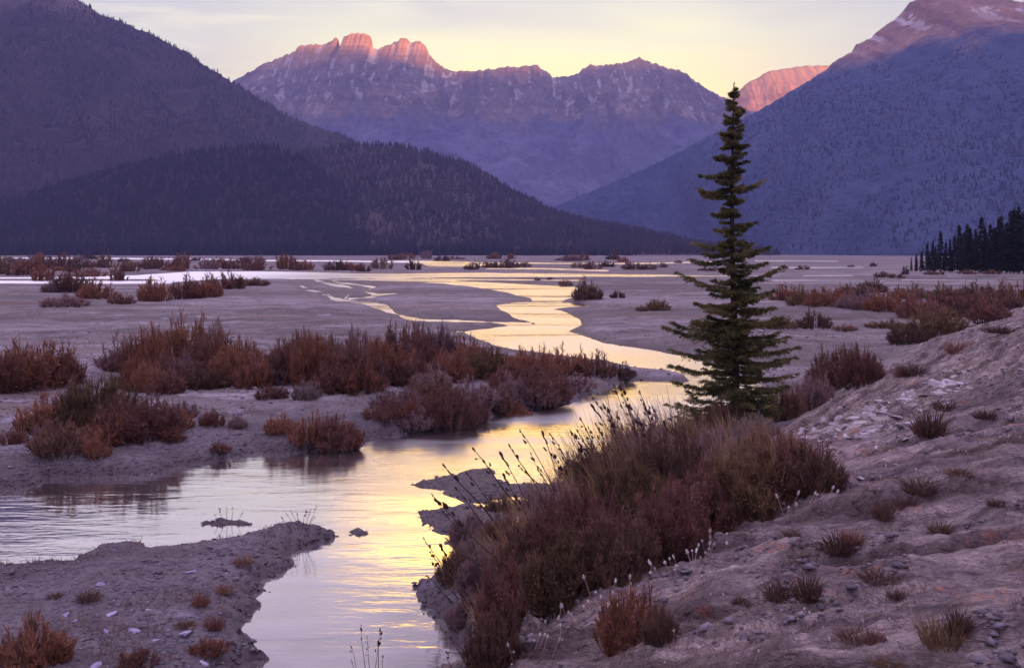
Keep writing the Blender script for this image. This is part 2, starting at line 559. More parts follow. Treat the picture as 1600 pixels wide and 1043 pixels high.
def mat_water():
    m, N = new_mat("river water")
    p = pos(N)
    sp = N.n("ShaderNodeSeparateXYZ")
    N.put(sp.inputs[0], p)
    rip = N.noise(N.mapping(p, (.45, 1.5, 1)), 1.0, 4, .55, .4)
    wav = N.noise(N.mapping(p, (1.6, 6.0, 1)), 1.0, 3, .5, .3)
    patch = N.rng(N.noise(N.mapping(p, (.07, .22, 1)), 1.0, 3, .5, .6), .42, .60)
    h = N.math("ADD", N.math("MULTIPLY", rip, 1.0), N.math("MULTIPLY", wav, N.math("ADD", .10, N.math("MULTIPLY", patch, .18))))
    nrm = N.bump(h, .35, .05)
    rough = N.rng(sp.outputs[1], 17, 36, .10, .34)
    rough = N.math("MULTIPLY", rough, N.math("MAXIMUM", N.rng(sp.outputs[0], -7, -2, .45, 1), N.rng(sp.outputs[1], 38, 50)))
    lane = N.noise(N.mapping(p, (.02, .11, 1)), 1.0, 4, .6, .8)                  # cat's paws and slick lanes
    rough = N.math("MULTIPLY", rough, N.rng(lane, .38, .62, .72, 1.22))
    wind = N.math("MULTIPLY", N.rng(sp.outputs[0], -35, -80), N.rng(sp.outputs[1], 120, 190))   # wind riffles on the far left arm
    rough = N.math("ADD", N.math("MULTIPLY", rough, N.math("SUBTRACT", 1.0, wind)), N.math("MULTIPLY", wind, .62))
    g = N.n("ShaderNodeBsdfAnisotropic", distribution="BECKMANN")
    N.put(g.inputs["Color"], (.95, .93, .95))
    N.put(g.inputs["Roughness"], rough)
    N.put(g.inputs["Normal"], nrm)
    d = N.n("ShaderNodeBsdfDiffuse")
    silt = N.mix(N.rng(rip, .35, .65), (.10, .085, .095), (.19, .16, .18))
    N.put(d.inputs["Color"], silt)
    lw = N.n("ShaderNodeLayerWeight")
    lw.inputs[0].default_value = .5
    fac = N.rng(lw.outputs["Facing"], .60, .86, .34, .92)
    mx = N.n("ShaderNodeMixShader")
    N.put(mx.inputs[0], fac)
    m.node_tree.links.new(d.outputs[0], mx.inputs[1])
    m.node_tree.links.new(g.outputs[0], mx.inputs[2])
    o = N.n("ShaderNodeOutputMaterial")
    m.node_tree.links.new(mx.outputs[0], o.inputs[0])
    return m


def mat_slope(name, wood, wood2, rock=None, rock2=None, treeline=None, snow=0.0, scale=1.0, band=60):
    """Mountain side: woods below, bare rock and old snow above the tree line."""
    m, N = new_mat(name)
    p = pos(N)
    s = N.mapping(p, (.001, .001, .001))
    n1 = N.noise(s, 6 * scale, 6, .62, .3)
    n2 = N.noise(s, 45 * scale, 5, .7)
    n3 = N.noise(N.mapping(p, (.0045, .0016, .0014), (0, 0, .2)), 2.2 * scale, 6, .68, .8)
    col = N.mix(N.rng(N.math("ADD", N.math("MULTIPLY", n1, .6), N.math("MULTIPLY", n2, .4)), .38, .62), wood, wood2)
    if rock:
        sp = N.n("ShaderNodeSeparateXYZ")
        N.put(sp.inputs[0], p)
        z = sp.outputs[2]
        rk = N.mix(N.rng(N.math("ADD", N.math("MULTIPLY", n3, .55), N.math("MULTIPLY", n2, .45)), .40, .60), rock, rock2)
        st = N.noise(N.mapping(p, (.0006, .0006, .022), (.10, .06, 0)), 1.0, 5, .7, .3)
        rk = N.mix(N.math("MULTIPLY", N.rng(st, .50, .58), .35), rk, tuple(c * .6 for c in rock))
        rk = N.mix(N.rng(z, N.math("ADD", treeline + 190, N.math("MULTIPLY", n1, 120)), treeline + 440), rk, N.mix(N.rng(st, .45, .6), (.54, .30, .14), (.42, .22, .10)))  # crests painted ochre to stand in for sunset light
        zz = N.math("ADD", z, N.math("MULTIPLY", N.math("SUBTRACT", n1, .5), band * 5))
        up = N.rng(zz, treeline - band, treeline + band)
        if snow:
            gul = N.n("ShaderNodeAttribute", attribute_name="gully").outputs["Fac"]
            n3 = N.math("ADD", N.math("MULTIPLY", n3, .45), N.math("MULTIPLY", gul, .55))
            sn = N.math("ADD", N.math("MULTIPLY", n3, .62), N.math("MULTIPLY", N.noise(s, 26 * scale, 6, .72, .5), .38))
            sf = N.math("MULTIPLY", N.rng(sn, .555, .60), N.rng(zz, treeline, treeline + band * 2.2))
            rk = N.mix(N.math("MULTIPLY", sf, snow), rk, (.62, .60, .68))
        col = N.mix(up, col, rk)
    h = N.math("ADD", N.math("MULTIPLY", n2, .5), N.math("MULTIPLY", n3, .6))
    return finish(m, N, col, .95, N.bump(h, .7, 30), .05)


def mat_plant(name, a, b, c, scale=6, thin=.35, spread=.35):
    """Foliage: three tones mixed by a noise in the plant and by the plant's own random number."""
    m, N = new_mat(name)
    oi = N.n("ShaderNodeObjectInfo")
    tc = N.n("ShaderNodeTexCoord").outputs["Object"]
    n = N.noise(tc, scale, 3, .6)
    f = N.math("ADD", N.math("MULTIPLY", N.math("SUBTRACT", n, .5), 1.8), N.math("ADD", .5 - spread * .5, N.math("MULTIPLY", oi.outputs["Random"], spread)))
    col = N.ramp(f, [(.12, a), (.5, b), (.88, c)])
    b = N.n("ShaderNodeBsdfDiffuse")
    tr = N.n("ShaderNodeBsdfTranslucent")
    N.put(b.inputs[0], col)
    N.put(tr.inputs[0], col)
    mx = N.n("ShaderNodeMixShader")
    mx.inputs[0].default_value = thin
    o = N.n("ShaderNodeOutputMaterial")
    for a_, b_ in ((b.outputs[0], mx.inputs[1]), (tr.outputs[0], mx.inputs[2]), (mx.outputs[0], o.inputs[0])):
        m.node_tree.links.new(a_, b_)
    return m


def mat_plain(name, a, b, scale=8, rough=.9, bump=0.0):
    m, N = new_mat(name)
    tc = N.n("ShaderNodeTexCoord").outputs["Object"]
    n = N.noise(tc, scale, 5, .6)
    oi = N.n("ShaderNodeObjectInfo").outputs["Random"]
    col = N.mix(N.rng(N.math("ADD", N.math("MULTIPLY", n, .7), N.math("MULTIPLY", oi, .3)), .32, .68), a, b)
    return finish(m, N, col, rough, N.bump(n, bump, .05) if bump else None, .2)


M_GROUND = mat_ground()
M_WATER = mat_water()
M_RUST = mat_plant("rust willow twigs", (.14, .066, .050), (.245, .108, .076), (.35, .172, .115))
M_MAROON = mat_plant("maroon willow twigs", (.100, .054, .052), (.175, .084, .077), (.28, .145, .118))
M_DUN = mat_plant("dun heath twigs", (.090, .055, .048), (.165, .092, .076), (.31, .185, .13))
M_OLIVE = mat_plant("olive brush", (.080, .054, .040), (.150, .094, .062), (.26, .165, .10))
M_MAUVE = mat_plant("mauve brush", (.13, .085, .098), (.23, .145, .16), (.34, .22, .22))
M_GREY = mat_plant("grey brush", (.14, .10, .11), (.21, .16, .16), (.30, .22, .20))
M_DARK = mat_plant("dark tuft", (.055, .034, .034), (.11, .062, .056), (.19, .11, .085))
M_WOOD = mat_plain("bare stem", (.05, .032, .03), (.10, .065, .055), 12)
M_BARK = mat_plain("spruce bark", (.035, .026, .022), (.085, .062, .052), 9, .95, .6)
M_NEEDLE = mat_plant("spruce needles", (.050, .056, .030), (.110, .108, .052), (.27, .23, .10), 1.6)
M_FIR = mat_plant("distant fir needles", (.008, .009, .008), (.015, .015, .013), (.028, .027, .022), .3)
M_STALK = mat_plain("dry stalk", (.035, .020, .018), (.095, .055, .040), 5)
M_SEED = mat_plain("seed head", (.025, .014, .014), (.060, .035, .028), 20)
M_PALE = mat_plain("pale seed fluff", (.50, .44, .46), (.72, .66, .66), 20)
M_PSTEM = mat_plain("pale dry stem", (.26, .20, .19), (.42, .33, .31), 10)
M_STONE = mat_plain("lilac slab", (.20, .165, .185), (.44, .38, .43), 5, .85, .5)
M_BLUESTONE = mat_plain("violet pebble stone", (.20, .17, .29), (.34, .30, .46), 5, .8, .4)
M_FLATGRASS = mat_plant("withered plain grass", (.085, .052, .048), (.15, .095, .085), (.25, .165, .14), .5)
M_GRAVEL = mat_plain("loose gravel", (.10, .08, .105), (.36, .30, .38), 2.5, .85)
M_GRASS = mat_plant("short dead grass", (.13, .085, .085), (.22, .15, .14), (.34, .24, .21), .8)


# ------------------------------------------------------------------ ground and river
def build_ground():
    cx, cy = 0.0, -9.0
    th = np.concatenate([np.linspace(-68, -31, 60, endpoint=False), np.linspace(-31, 31, 620, endpoint=False), np.linspace(31, 68, 61)])
    th = np.radians(th)
    r = np.concatenate([np.geomspace(4.0, 120, 950, endpoint=False), np.geomspace(120, 9000, 330)])
    X = cx + np.sin(th)[:, None] * r[None, :]
    Y = cy + np.cos(th)[:, None] * r[None, :]
    z, s, sd = terrain(X, Y, True)
    V = np.stack([X, Y, z], -1).reshape(-1, 3)
    me = mesh_np("ground", V, grid_faces(len(th), len(r))[:, ::-1], True)
    D = np.hypot(X, Y)
    bank = sstep(-.1, 1.6, s + fbm(X / 2, Y / 2, 3, 91) * 1.2).reshape(-1)
    shore = (sstep(9, 1.5, sd) * sstep(60, 30, D)).reshape(-1)
    wet = sstep(1.0, .05, sd / (.35 + D * .010 * (1 + .8 * fbm(X / (2 + D * .1), Y / (2 + D * .1), 2, 93))))
    wet = np.maximum(wet, .9 * terrain.low * (D < 60)).reshape(-1)
    for nm, arr in (("bank", bank), ("shore", shore), ("wet", wet), ("ledge", terrain.ledge.reshape(-1))):
        a = me.attributes.new(nm, "FLOAT", "POINT")
        a.data.foreach_set("value", arr.astype(np.float32))
    structure(link("ground", me, M_GROUND))


build_ground()
_th = np.radians(np.linspace(-66, 66, 40))
_r = np.geomspace(14, 2600, 40)
_X, _Y = np.sin(_th)[:, None] * _r, np.cos(_th)[:, None] * _r
structure(link("river", mesh_np("river", np.stack([_X, _Y, 0 * _X], -1).reshape(-1, 3), grid_faces(40, 40)[:, ::-1], True), M_WATER))


# ------------------------------------------------------------------ mountains
def mountain(name, crest, Yc, Yf, Yb, mat, nu=420, nv=150, amp=.16, spur=420, seed=0, rough=1.0, conc=1.25, jag=0.0):
    """A range whose skyline runs through the picture points of crest at the distance Yc, with
    real slopes down to Yf in front and Yb behind it. Returns its height function too."""
    cp = np.array(crest, float)
    px = np.linspace(cp[0, 0], cp[-1, 0], nu)
    x = (px - 800) / F * Yc
    cy = np.interp(px, cp[:, 0], cp[:, 1])
    zc = EYE + (HOR - cy) / F * Yc + jag * (fbm(px / 9.0, px * 0 + seed, 3, seed) + .55 * ridged(px / 5.0, px * 0 + seed, 2, seed + 2) - .3)
    vv = np.concatenate([np.linspace(0, 1, int(nv * .75), endpoint=False), np.linspace(1, 2, nv - int(nv * .75))])
    t = np.where(vv <= 1, vv, 2 - vv)
    foot = np.interp(px, [p[0] for p in Yf], [p[1] for p in Yf]) if hasattr(Yf, "__len__") else np.full(nu, float(Yf))
    X2 = np.broadcast_to(x[:, None], (nu, nv))
    Y2 = np.where(vv[None] <= 1, foot[:, None] + (Yc - foot[:, None]) * vv[None], Yc + (Yb - Yc) * (vv[None] - 1))
    T = np.broadcast_to(t, X2.shape)
    wx = X2 + 0.35 * spur * fbm(X2 / spur / 1.5, Y2 / spur / 1.5, 3, seed + 3)
    rg = ridged(wx / spur, Y2 / spur / 2.6, 5, seed, .52) - 0.75
    env = np.clip(T, 0, 1) ** .7 * np.clip(1 - T, 0, 1) ** .85
    kw = max(3, nu // 14)
    zs = np.convolve(np.pad(zc, kw, mode="edge"), np.hanning(2 * kw + 1) / np.hanning(2 * kw + 1).sum(), "valid")
    zs = np.minimum(zs, zc.max())
    fade = sstep(.70, .995, T)
    Zb = zs[:, None] + (zc - zs)[:, None] * fade
    Z = Zb * T ** conc + amp * np.maximum(zc[:, None], 40) * rg * env * 1.6
    Z = Z + rough * fbm(X2 / 40, Y2 / 40, 4, seed + 9) * 9 * env
    Z = Z + rough * 16 * (ridged(X2 / 120, Y2 / 150, 4, seed + 13) - .7) * np.clip(1 - T, 0, 1) ** .5 * sstep(.45, .8, T)
    Z = np.where(T <= 0, -3, Z)
    V = np.stack([X2, Y2, Z], -1).reshape(-1, 3)
    me = mesh_np(name, V, grid_faces(nu, nv)[:, ::-1], True)
    kk = max(3, nu // 90)
    ker = np.hanning(2 * kk + 3)[1:-1]
    ker /= ker.sum()
    pad = np.pad(Z, ((kk, kk), (0, 0)), mode="edge")
    mean = sum(ker[i] * pad[i:i + nu] for i in range(2 * kk + 1))
    gl = np.clip((mean - Z) / (np.std(mean - Z) * 3 + 1e-6) * .5 + .5, 0, 1)
    at = me.attributes.new("gully", "FLOAT", "POINT")
    at.data.foreach_set("value", gl.reshape(-1).astype(np.float32))
    structure(link(name, me, mat))

    def height(xq, yq):
        iu = np.clip(np.interp(xq, x, np.arange(nu)), 0, nu - 1.001)
        ft = np.interp(xq, x, foot)
        vq = np.where(yq <= Yc, (yq - ft) / (Yc - ft), 1 + (yq - Yc) / (Yb - Yc))
        iv = np.clip(np.interp(vq, vv, np.arange(nv)), 0, nv - 1.001)
        a, b = iu.astype(int), iv.astype(int)
        fu, fv = iu - a, iv - b
        return (Z[a, b] * (1 - fu) + Z[a + 1, b] * fu) * (1 - fv) + (Z[a, b + 1] * (1 - fu) + Z[a + 1, b + 1] * fu) * fv
    return height


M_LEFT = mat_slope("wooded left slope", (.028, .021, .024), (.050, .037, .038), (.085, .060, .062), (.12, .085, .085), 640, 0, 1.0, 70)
M_HILLA = mat_slope("dark wooded hill", (.020, .015, .017), (.040, .028, .030), scale=1.6)
M_HILLB = mat_slope("brown wooded hill", (.040, .030, .034), (.085, .060, .056), scale=1.6)
M_RANGE = mat_slope("rock range", (.065, .070, .14), (.12, .125, .22), (.085, .072, .095), (.19, .145, .145), 520, .34, .9, 75)  # far haze put into the blue of the lower woods
M_ORANGE = mat_slope("sunset orange mountain", (.10, .07, .08), (.16, .10, .10), (.38, .18, .09), (.54, .27, .13), 480, .15, .9, 60)  # orange of the sunset light put into the rock colour
M_RIGHT = mat_slope("wooded right slope", (.036, .050, .120), (.056, .072, .150), (.20, .11, .095), (.34, .20, .17), 520, .5, 1.1, 45)  # blue of the haze put into the colour of the woods

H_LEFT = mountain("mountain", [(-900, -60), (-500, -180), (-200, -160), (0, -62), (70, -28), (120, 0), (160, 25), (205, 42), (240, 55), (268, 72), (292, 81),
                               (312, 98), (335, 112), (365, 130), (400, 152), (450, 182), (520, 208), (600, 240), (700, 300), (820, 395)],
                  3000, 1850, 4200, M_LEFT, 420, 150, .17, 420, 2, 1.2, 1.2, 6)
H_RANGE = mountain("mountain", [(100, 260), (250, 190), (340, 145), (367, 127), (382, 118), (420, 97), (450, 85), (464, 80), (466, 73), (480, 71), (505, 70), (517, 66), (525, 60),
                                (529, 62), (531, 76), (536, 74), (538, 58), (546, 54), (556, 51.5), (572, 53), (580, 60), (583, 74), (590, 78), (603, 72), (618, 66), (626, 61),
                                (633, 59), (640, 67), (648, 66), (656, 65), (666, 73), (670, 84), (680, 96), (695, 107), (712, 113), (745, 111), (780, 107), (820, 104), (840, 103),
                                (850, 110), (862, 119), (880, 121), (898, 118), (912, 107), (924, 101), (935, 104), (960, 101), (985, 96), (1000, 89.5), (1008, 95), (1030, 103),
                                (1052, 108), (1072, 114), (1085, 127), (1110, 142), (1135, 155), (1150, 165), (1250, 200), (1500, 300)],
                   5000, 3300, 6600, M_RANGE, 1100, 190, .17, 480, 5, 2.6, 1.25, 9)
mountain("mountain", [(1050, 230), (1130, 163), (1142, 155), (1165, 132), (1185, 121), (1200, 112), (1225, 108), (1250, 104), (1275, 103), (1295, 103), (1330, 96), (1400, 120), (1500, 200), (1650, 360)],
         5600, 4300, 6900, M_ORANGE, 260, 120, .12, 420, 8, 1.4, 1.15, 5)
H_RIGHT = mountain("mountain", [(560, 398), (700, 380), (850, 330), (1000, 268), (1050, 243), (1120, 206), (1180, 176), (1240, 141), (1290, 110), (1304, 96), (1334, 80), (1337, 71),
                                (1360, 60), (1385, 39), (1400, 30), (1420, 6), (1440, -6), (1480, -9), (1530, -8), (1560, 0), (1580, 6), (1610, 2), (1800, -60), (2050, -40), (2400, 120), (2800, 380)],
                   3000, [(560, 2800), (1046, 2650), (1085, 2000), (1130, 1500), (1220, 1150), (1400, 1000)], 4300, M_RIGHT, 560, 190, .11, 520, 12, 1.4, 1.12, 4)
H_B = mountain("hill", [(150, 380), (300, 310), (420, 256), (500, 236), (560, 229), (610, 228), (680, 241), (740, 262), (800, 300), (850, 325), (900, 345), (960, 357), (1030, 372), (1075, 388), (1100, 396)],
               2500, 1760, 3100, M_HILLB, 300, 110, .10, 260, 15, 1, 1.1, 3)
H_A = mountain("hill", [(-700, 330), (-300, 345), (0, 322), (100, 292), (180, 268), (250, 250), (330, 238), (400, 231), (440, 236), (480, 256), (540, 298), (600, 340), (680, 378), (730, 394)],
               2150, 1700, 2700, M_HILLA, 300, 110, .09, 260, 18, 1, 1.05, 3)


def build_shade_ridge():
    """The range behind the viewer's right shoulder that the sun is setting over."""
    d = Vector((math.sin(SUN_AZ), math.cos(SUN_AZ), 0))
    p = Vector((-d.y, d.x, 0))                                        # q grows to the front right
    nq, nv = 160, 40
    q = np.linspace(-5200, 7200, nq)
    H = np.interp(q, [-5200, -1500, 600, 1700, 2100, 2420, 2640, 2900, 3100, 3540, 3850, 4300, 5600, 7200], [1000, 1150, 1270, 1300, 1310, 1290, 1140, 1090, 1120, 1240, 1000, 680, 600, 300])  # crest heights shaped so only chosen peaks catch the sun
    H = H + 30 * fbm(q / 400, q * 0, 4, 5)
    v = np.linspace(-1, 1, nv)
    Q, Vv = np.meshgrid(q, v, indexing="ij")
    dist = 2900 + Vv * 1300
    Z = H[:, None] * (1 - np.abs(Vv)) ** 1.1 + 40 * fbm(Q / 300, Vv * 4, 4, 9) * (np.abs(Vv) > .02) * (1 - np.abs(Vv))
    X = d.x * dist + p.x * Q
    Y = d.y * dist + p.y * Q
    structure(link("mountain", mesh_np("mountain", np.stack([X, Y, Z - 2], -1).reshape(-1, 3), grid_faces(nq, nv), True), M_LEFT))  # unseen mountain, added to cast the evening shade


build_shade_ridge()


# ------------------------------------------------------------------ far woods (nobody could count them)
def cone_forest(name, pts, hs, mat, sides=6):
    """Many small firs as one mass: each two stacked ragged cones."""
    n = len(pts)
    rg = np.random.default_rng(len(pts))
    Vs, Fs, off = [], [], 0
    for z0, z1, rr in ((0.05, .62, .22), (.38, 1.0, .14)):
        ang = rg.random((n, 1)) * 6.28 + np.linspace(0, 2 * np.pi, sides, endpoint=False)[None]
        rad = hs[:, None] * rr * (.6 + .7 * rg.random((n, sides)))
        rim = np.stack([pts[:, 0:1] + np.cos(ang) * rad, pts[:, 1:2] + np.sin(ang) * rad,
                        pts[:, 2:3] + hs[:, None] * (z0 + .10 * rg.random((n, sides)))], -1)
        top = (pts + np.stack([0 * hs, 0 * hs, hs * z1], -1))[:, None, :]
        V = np.concatenate([rim, top], 1)
        b = np.arange(n)[:, None] * (sides + 1) + off
        k = np.arange(sides)
        Fs.append(np.stack([b + k, b + (k + 1) % sides, np.broadcast_to(b + sides, (n, sides))], -1).reshape(-1, 3))
        Vs.append(V.reshape(-1, 3))
        off += n * (sides + 1)
    o = link(name, mesh_np(name, np.concatenate(Vs), np.concatenate(Fs)), mat)
    o["kind"] = "stuff"
    return o


def scatter(hf, n, x0, x1, y0, y1, hmin, hmax, seed, zmax=1e9, clump=200, thr=-.36):
    rg = np.random.default_rng(seed)
    x = rg.uniform(x0, x1, n)
    y = rg.uniform(y0, y1, n)
    z = hf(x, y)
    keep = (z > 1) & (z < zmax * (1 + .35 * fbm(x / 300, y / 300, 3, seed))) & (fbm(x / clump, y / clump, 3, seed + 1) > thr)
    x, y, z = x[keep], y[keep], z[keep]
    return np.stack([x, y, z - .6], -1), rg.uniform(hmin, hmax, len(x))


a, b = scatter(H_A, 10000, -1500, 0, 1705, 2300, 10, 20, 1, thr=-9)
cone_forest("forest", a, b, M_FIR, 5)
a, b = scatter(H_B, 10000, -800, 440, 1765, 2600, 9, 18, 2, thr=-9)
cone_forest("forest", a, b, mat_plant("brown larch wood", (.025, .020, .020), (.045, .034, .032), (.075, .055, .045), .01), 5)
a, b = scatter(H_LEFT, 15000, -1900, -200, 1900, 3050, 7, 14, 3, 640, 260)
cone_forest("forest", a, b, mat_plant("grey fir wood", (.022, .017, .018), (.036, .028, .028), (.06, .045, .042), .01), 5)
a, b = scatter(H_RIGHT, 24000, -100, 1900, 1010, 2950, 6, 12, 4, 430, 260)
cone_forest("forest", a, b, mat_plant("haze blue fir wood", (.040, .052, .112), (.056, .070, .138), (.078, .092, .17), .01), 5)  # fir colour carries the blue of the haze
_n = 1500
_x = rng.uniform(-1100, 190, _n)
_y = rng.uniform(1640, 1745, _n)
cone_forest("forest", np.stack([_x, _y, np.full(_n, -.5)], -1), rng.uniform(8, 25, _n) * np.interp(_x, [-1100, -300, 190], [1.1, 1.0, .5]), M_FIR, 6)


# ------------------------------------------------------------------ tubes and blades
def tube(path, rad, sides=6):
    """Closed tapered tube along a path: vertices and quads."""
    P = np.asarray(path, float)
    n = len(P)
    T = np.gradient(P, axis=0)
    T /= np.linalg.norm(T, axis=1)[:, None] + 1e-9
    up = np.where(np.abs(T[:, 2:3]) > .9, np.array([[1., 0, 0]]), np.array([[0., 0, 1]]))
    A = np.cross(T, up)
    A /= np.linalg.norm(A, axis=1)[:, None] + 1e-9
    B = np.cross(T, A)
    an = np.linspace(0, 2 * np.pi, sides, endpoint=False)
    V = P[:, None] + (np.cos(an)[None, :, None] * A[:, None] + np.sin(an)[None, :, None] * B[:, None]) * np.asarray(rad)[:, None, None]
    i = np.arange(n - 1)[:, None] * sides
    k = np.arange(sides)[None]
    Fq = np.stack([i + k, i + (k + 1) % sides, i + sides + (k + 1) % sides, i + sides + k], -1).reshape(-1, 4)
    return V.reshape(-1, 3), Fq


class Bag:
    """Collects pieces of ONE part."""
    def __init__(self):
        self.V, self.F, self.n = [], [], 0

    def add(self, V, Fq):
        self.V.append(np.asarray(V))
        self.F.append(np.asarray(Fq) + self.n)
        self.n += len(V)

    def tube(self, path, rad, sides=6):
        self.add(*tube(path, rad, sides))

    def blades(self, base, direc, length, width, curl, rg):
        """Thin pointed blades, bent once; all arrays over n."""
        n = len(base)
        d = direc / (np.linalg.norm(direc, axis=1)[:, None] + 1e-9)
        r = rg.normal(size=(n, 3))
        side = np.cross(d, r)
        side /= np.linalg.norm(side, axis=1)[:, None] + 1e-9
        L = np.broadcast_to(length, n)[:, None]
        w = np.broadcast_to(width, n)[:, None] * .5
        c = np.broadcast_to(curl, n)[:, None]
        out = d * np.array([1, 1, 0.0])
        mid = base + d * L * .55
        tip = base + d * L + out * L * c - np.array([0, 0, 1.0]) * L * np.abs(c) * .6
        V = np.stack([base - side * w * .7, base + side * w * .7, mid - side * w, mid + side * w, tip - side * w * .12, tip + side * w * .12], 1)
        b = np.arange(n)[:, None] * 6
        Fq = np.concatenate([b + np.array([[0, 1, 3, 2]]), b + np.array([[2, 3, 5, 4]])])
        self.add(V.reshape(-1, 3), Fq)

    def blob(self, c, r, axis, rg, seg=6):
        """A small lumpy seed or bud along an axis."""
        axis = np.asarray(axis, float)
        axis /= np.linalg.norm(axis)
        ts = np.linspace(-1, 1, 6)
        path = np.asarray(c)[None] + axis[None] * ts[:, None] * r[1]
        rad = r[0] * np.sqrt(np.clip(1 - ts ** 2, 0.02, 1)) * (1 + .25 * rg.normal(size=6)).clip(.6, 1.4)
        self.tube(path, rad, seg)

    def mesh(self, name, smooth=False):
        return mesh_np(name, np.concatenate(self.V), np.concatenate(self.F), smooth)


def unit(v):
    return v / (np.linalg.norm(v, axis=-1, keepdims=True) + 1e-9)


# ------------------------------------------------------------------ shrubs: prototypes one metre wide and one metre high
def shrub_meshes(seed, stems, twigs, tw, tl, lean=.9, round_=.5, ragged=.3, leaf=0):
    rg = np.random.default_rng(seed)
    wood, fol = Bag(), Bag()
    for _ in range(stems):
        r, a = math.sqrt(rg.random()) * .5, rg.random() * 6.283
        x, y = math.cos(a) * r, math.sin(a) * r
        lob = float(.80 + .75 * gnoise(x * 3.2, y * 3.2, seed) + .30 * gnoise(x * 8, y * 8, seed + 1))
        hgt = (1 - (r / .5) ** 2) ** round_ * (1 - ragged * rg.random()) * lob
        hgt = max(hgt, .14) + (.16 * rg.random() if rg.random() < .10 else 0)
        b = np.array([x * .78, y * .78, -.12])
        tip = np.array([x * lean / .9, y * lean / .9, hgt])
        mid = (b + tip) * .5 + rg.normal(size=3) * .03 + np.array([0, 0, .08 * hgt])
        t = np.linspace(0, 1, 5)[:, None]
        path = (1 - t) ** 2 * b + 2 * t * (1 - t) * mid + t * t * tip
        wood.tube(np.concatenate([[[x * .05, y * .05, -.30]], path]), np.concatenate([[.012], np.linspace(.007, .002, 5)]), 4)
        n = twigs
        tt = rg.uniform(.10, 1.0, n)[:, None]
        base = (1 - tt) ** 2 * b + 2 * tt * (1 - tt) * mid + tt * tt * tip
        dr = unit(tip - b)[None] * 1.2 + rg.normal(size=(n, 3)) * .40 + np.array([0, 0, .55])
        fol.blades(base, dr, tl * rg.uniform(.5, 1.2, n), tw * rg.uniform(.6, 1.3, n), rg.normal(size=n) * .18, rg)
        if leaf:
            q = rg.uniform(.3, 1.0, leaf)[:, None]
            base = (1 - q) ** 2 * b + 2 * q * (1 - q) * mid + q * q * tip + rg.normal(size=(leaf, 3)) * .035
            fol.blades(base, rg.normal(size=(leaf, 3)) + np.array([0, 0, .6]), rg.uniform(.02, .045, leaf), tw * 2.2, 0.1, rg)
    return wood.mesh("woody_base"), fol.mesh("foliage")


def tuft_mesh(seed, n, wid, spread=.7, hi=1.0):
    rg = np.random.default_rng(seed)
    g = Bag()
    r = np.sqrt(rg.random(n)) * .32
    a = rg.random(n) * 6.283
    base = np.stack([np.cos(a) * r, np.sin(a) * r, np.full(n, -.03)], 1)
    d = np.stack([np.cos(a) * r * 2 * spread, np.sin(a) * r * 2 * spread, np.ones(n)], 1) + rg.normal(size=(n, 3)) * .16
    g.blades(base, d, rg.uniform(.35, 1.0, n) * hi * (1.05 - r), wid * rg.uniform(.6, 1.3, n), rg.uniform(.0, .3, n), rg)
    return g.mesh("grass_tuft")


SHRUB = {"big": [shrub_meshes(100 + k, 130, 46, .0085, .17, leaf=12) for k in range(4)],
         "mid": [shrub_meshes(120 + k, 85, 26, .016, .22, ragged=.45) for k in range(4)],
         "far": [shrub_meshes(140 + k, 42, 16, .030, .26, ragged=.4) for k in range(4)],
         "heath": [shrub_meshes(160 + k, 170, 50, .0070, .16, round_=.38, ragged=.3, leaf=14) for k in range(4)]}
TUFT = [tuft_mesh(200 + k, 260, .020) for k in range(4)]
PLANT_MAT = {"rust": M_RUST, "maroon": M_MAROON, "dun": M_DUN, "olive": M_OLIVE, "mauve": M_MAUVE, "grey": M_GREY, "dark": M_DARK}
_made = {}
_count = [0]


def shrub(px, py, w, h, kind, tone, label, group=None, depth=.8, lift=0.0, rot=None):
    """A shrub seen w by h picture pixels large with its foot at the picture point."""
    p = ground(px, py)
    k = _count[0] = _count[0] + 1
    D = p.y
    ww, hh = w / F * D, h / F * D
    rz = (k * 2.399) % 6.283 if rot is None else rot
    protos = SHRUB[kind]
    wood, fol = protos[k % len(protos)]
    key = (fol.name, tone)
    if key not in _made:
        f2, w2 = fol.copy(), wood
        f2.materials.clear()
        f2.materials.append(PLANT_MAT[tone])
        if not w2.materials:
            w2.materials.append(M_WOOD)
        _made[key] = (w2, f2)
    w2, f2 = _made[key]
    t = empty("shrub", (p.x, p.y, p.z + lift))
    t.rotation_euler = (0, 0, rz)
    t.scale = (ww * 1.12, ww * (.9 + .25 * depth), hh * 1.06)
    tag(t, label, "shrub", group)
    for nm, me in (("woody_base", w2), ("foliage", f2)):
        o = bpy.data.objects.new(nm, me)
        o.parent = t
        COL.objects.link(o)
    return t


def tuft(px, py, w, h, tone, label, group=None):
    p = ground(px, py)
    k = _count[0] = _count[0] + 1
    me = TUFT[k % 4]
    key = (me.name, tone)
    if key not in _made:
        c = me.copy()
        c.materials.clear()
        c.materials.append(PLANT_MAT[tone])
        _made[key] = c
    o = bpy.data.objects.new("grass_tuft", _made[key])
    COL.objects.link(o)
    o.location = p
    o.rotation_euler = (0, 0, (k * 2.399) % 6.283)
    o.scale = (w / F * p.y * 1.15, w / F * p.y * 1.15, h / F * p.y * 1.1)
    return tag(o, label, "grass tuft", group)


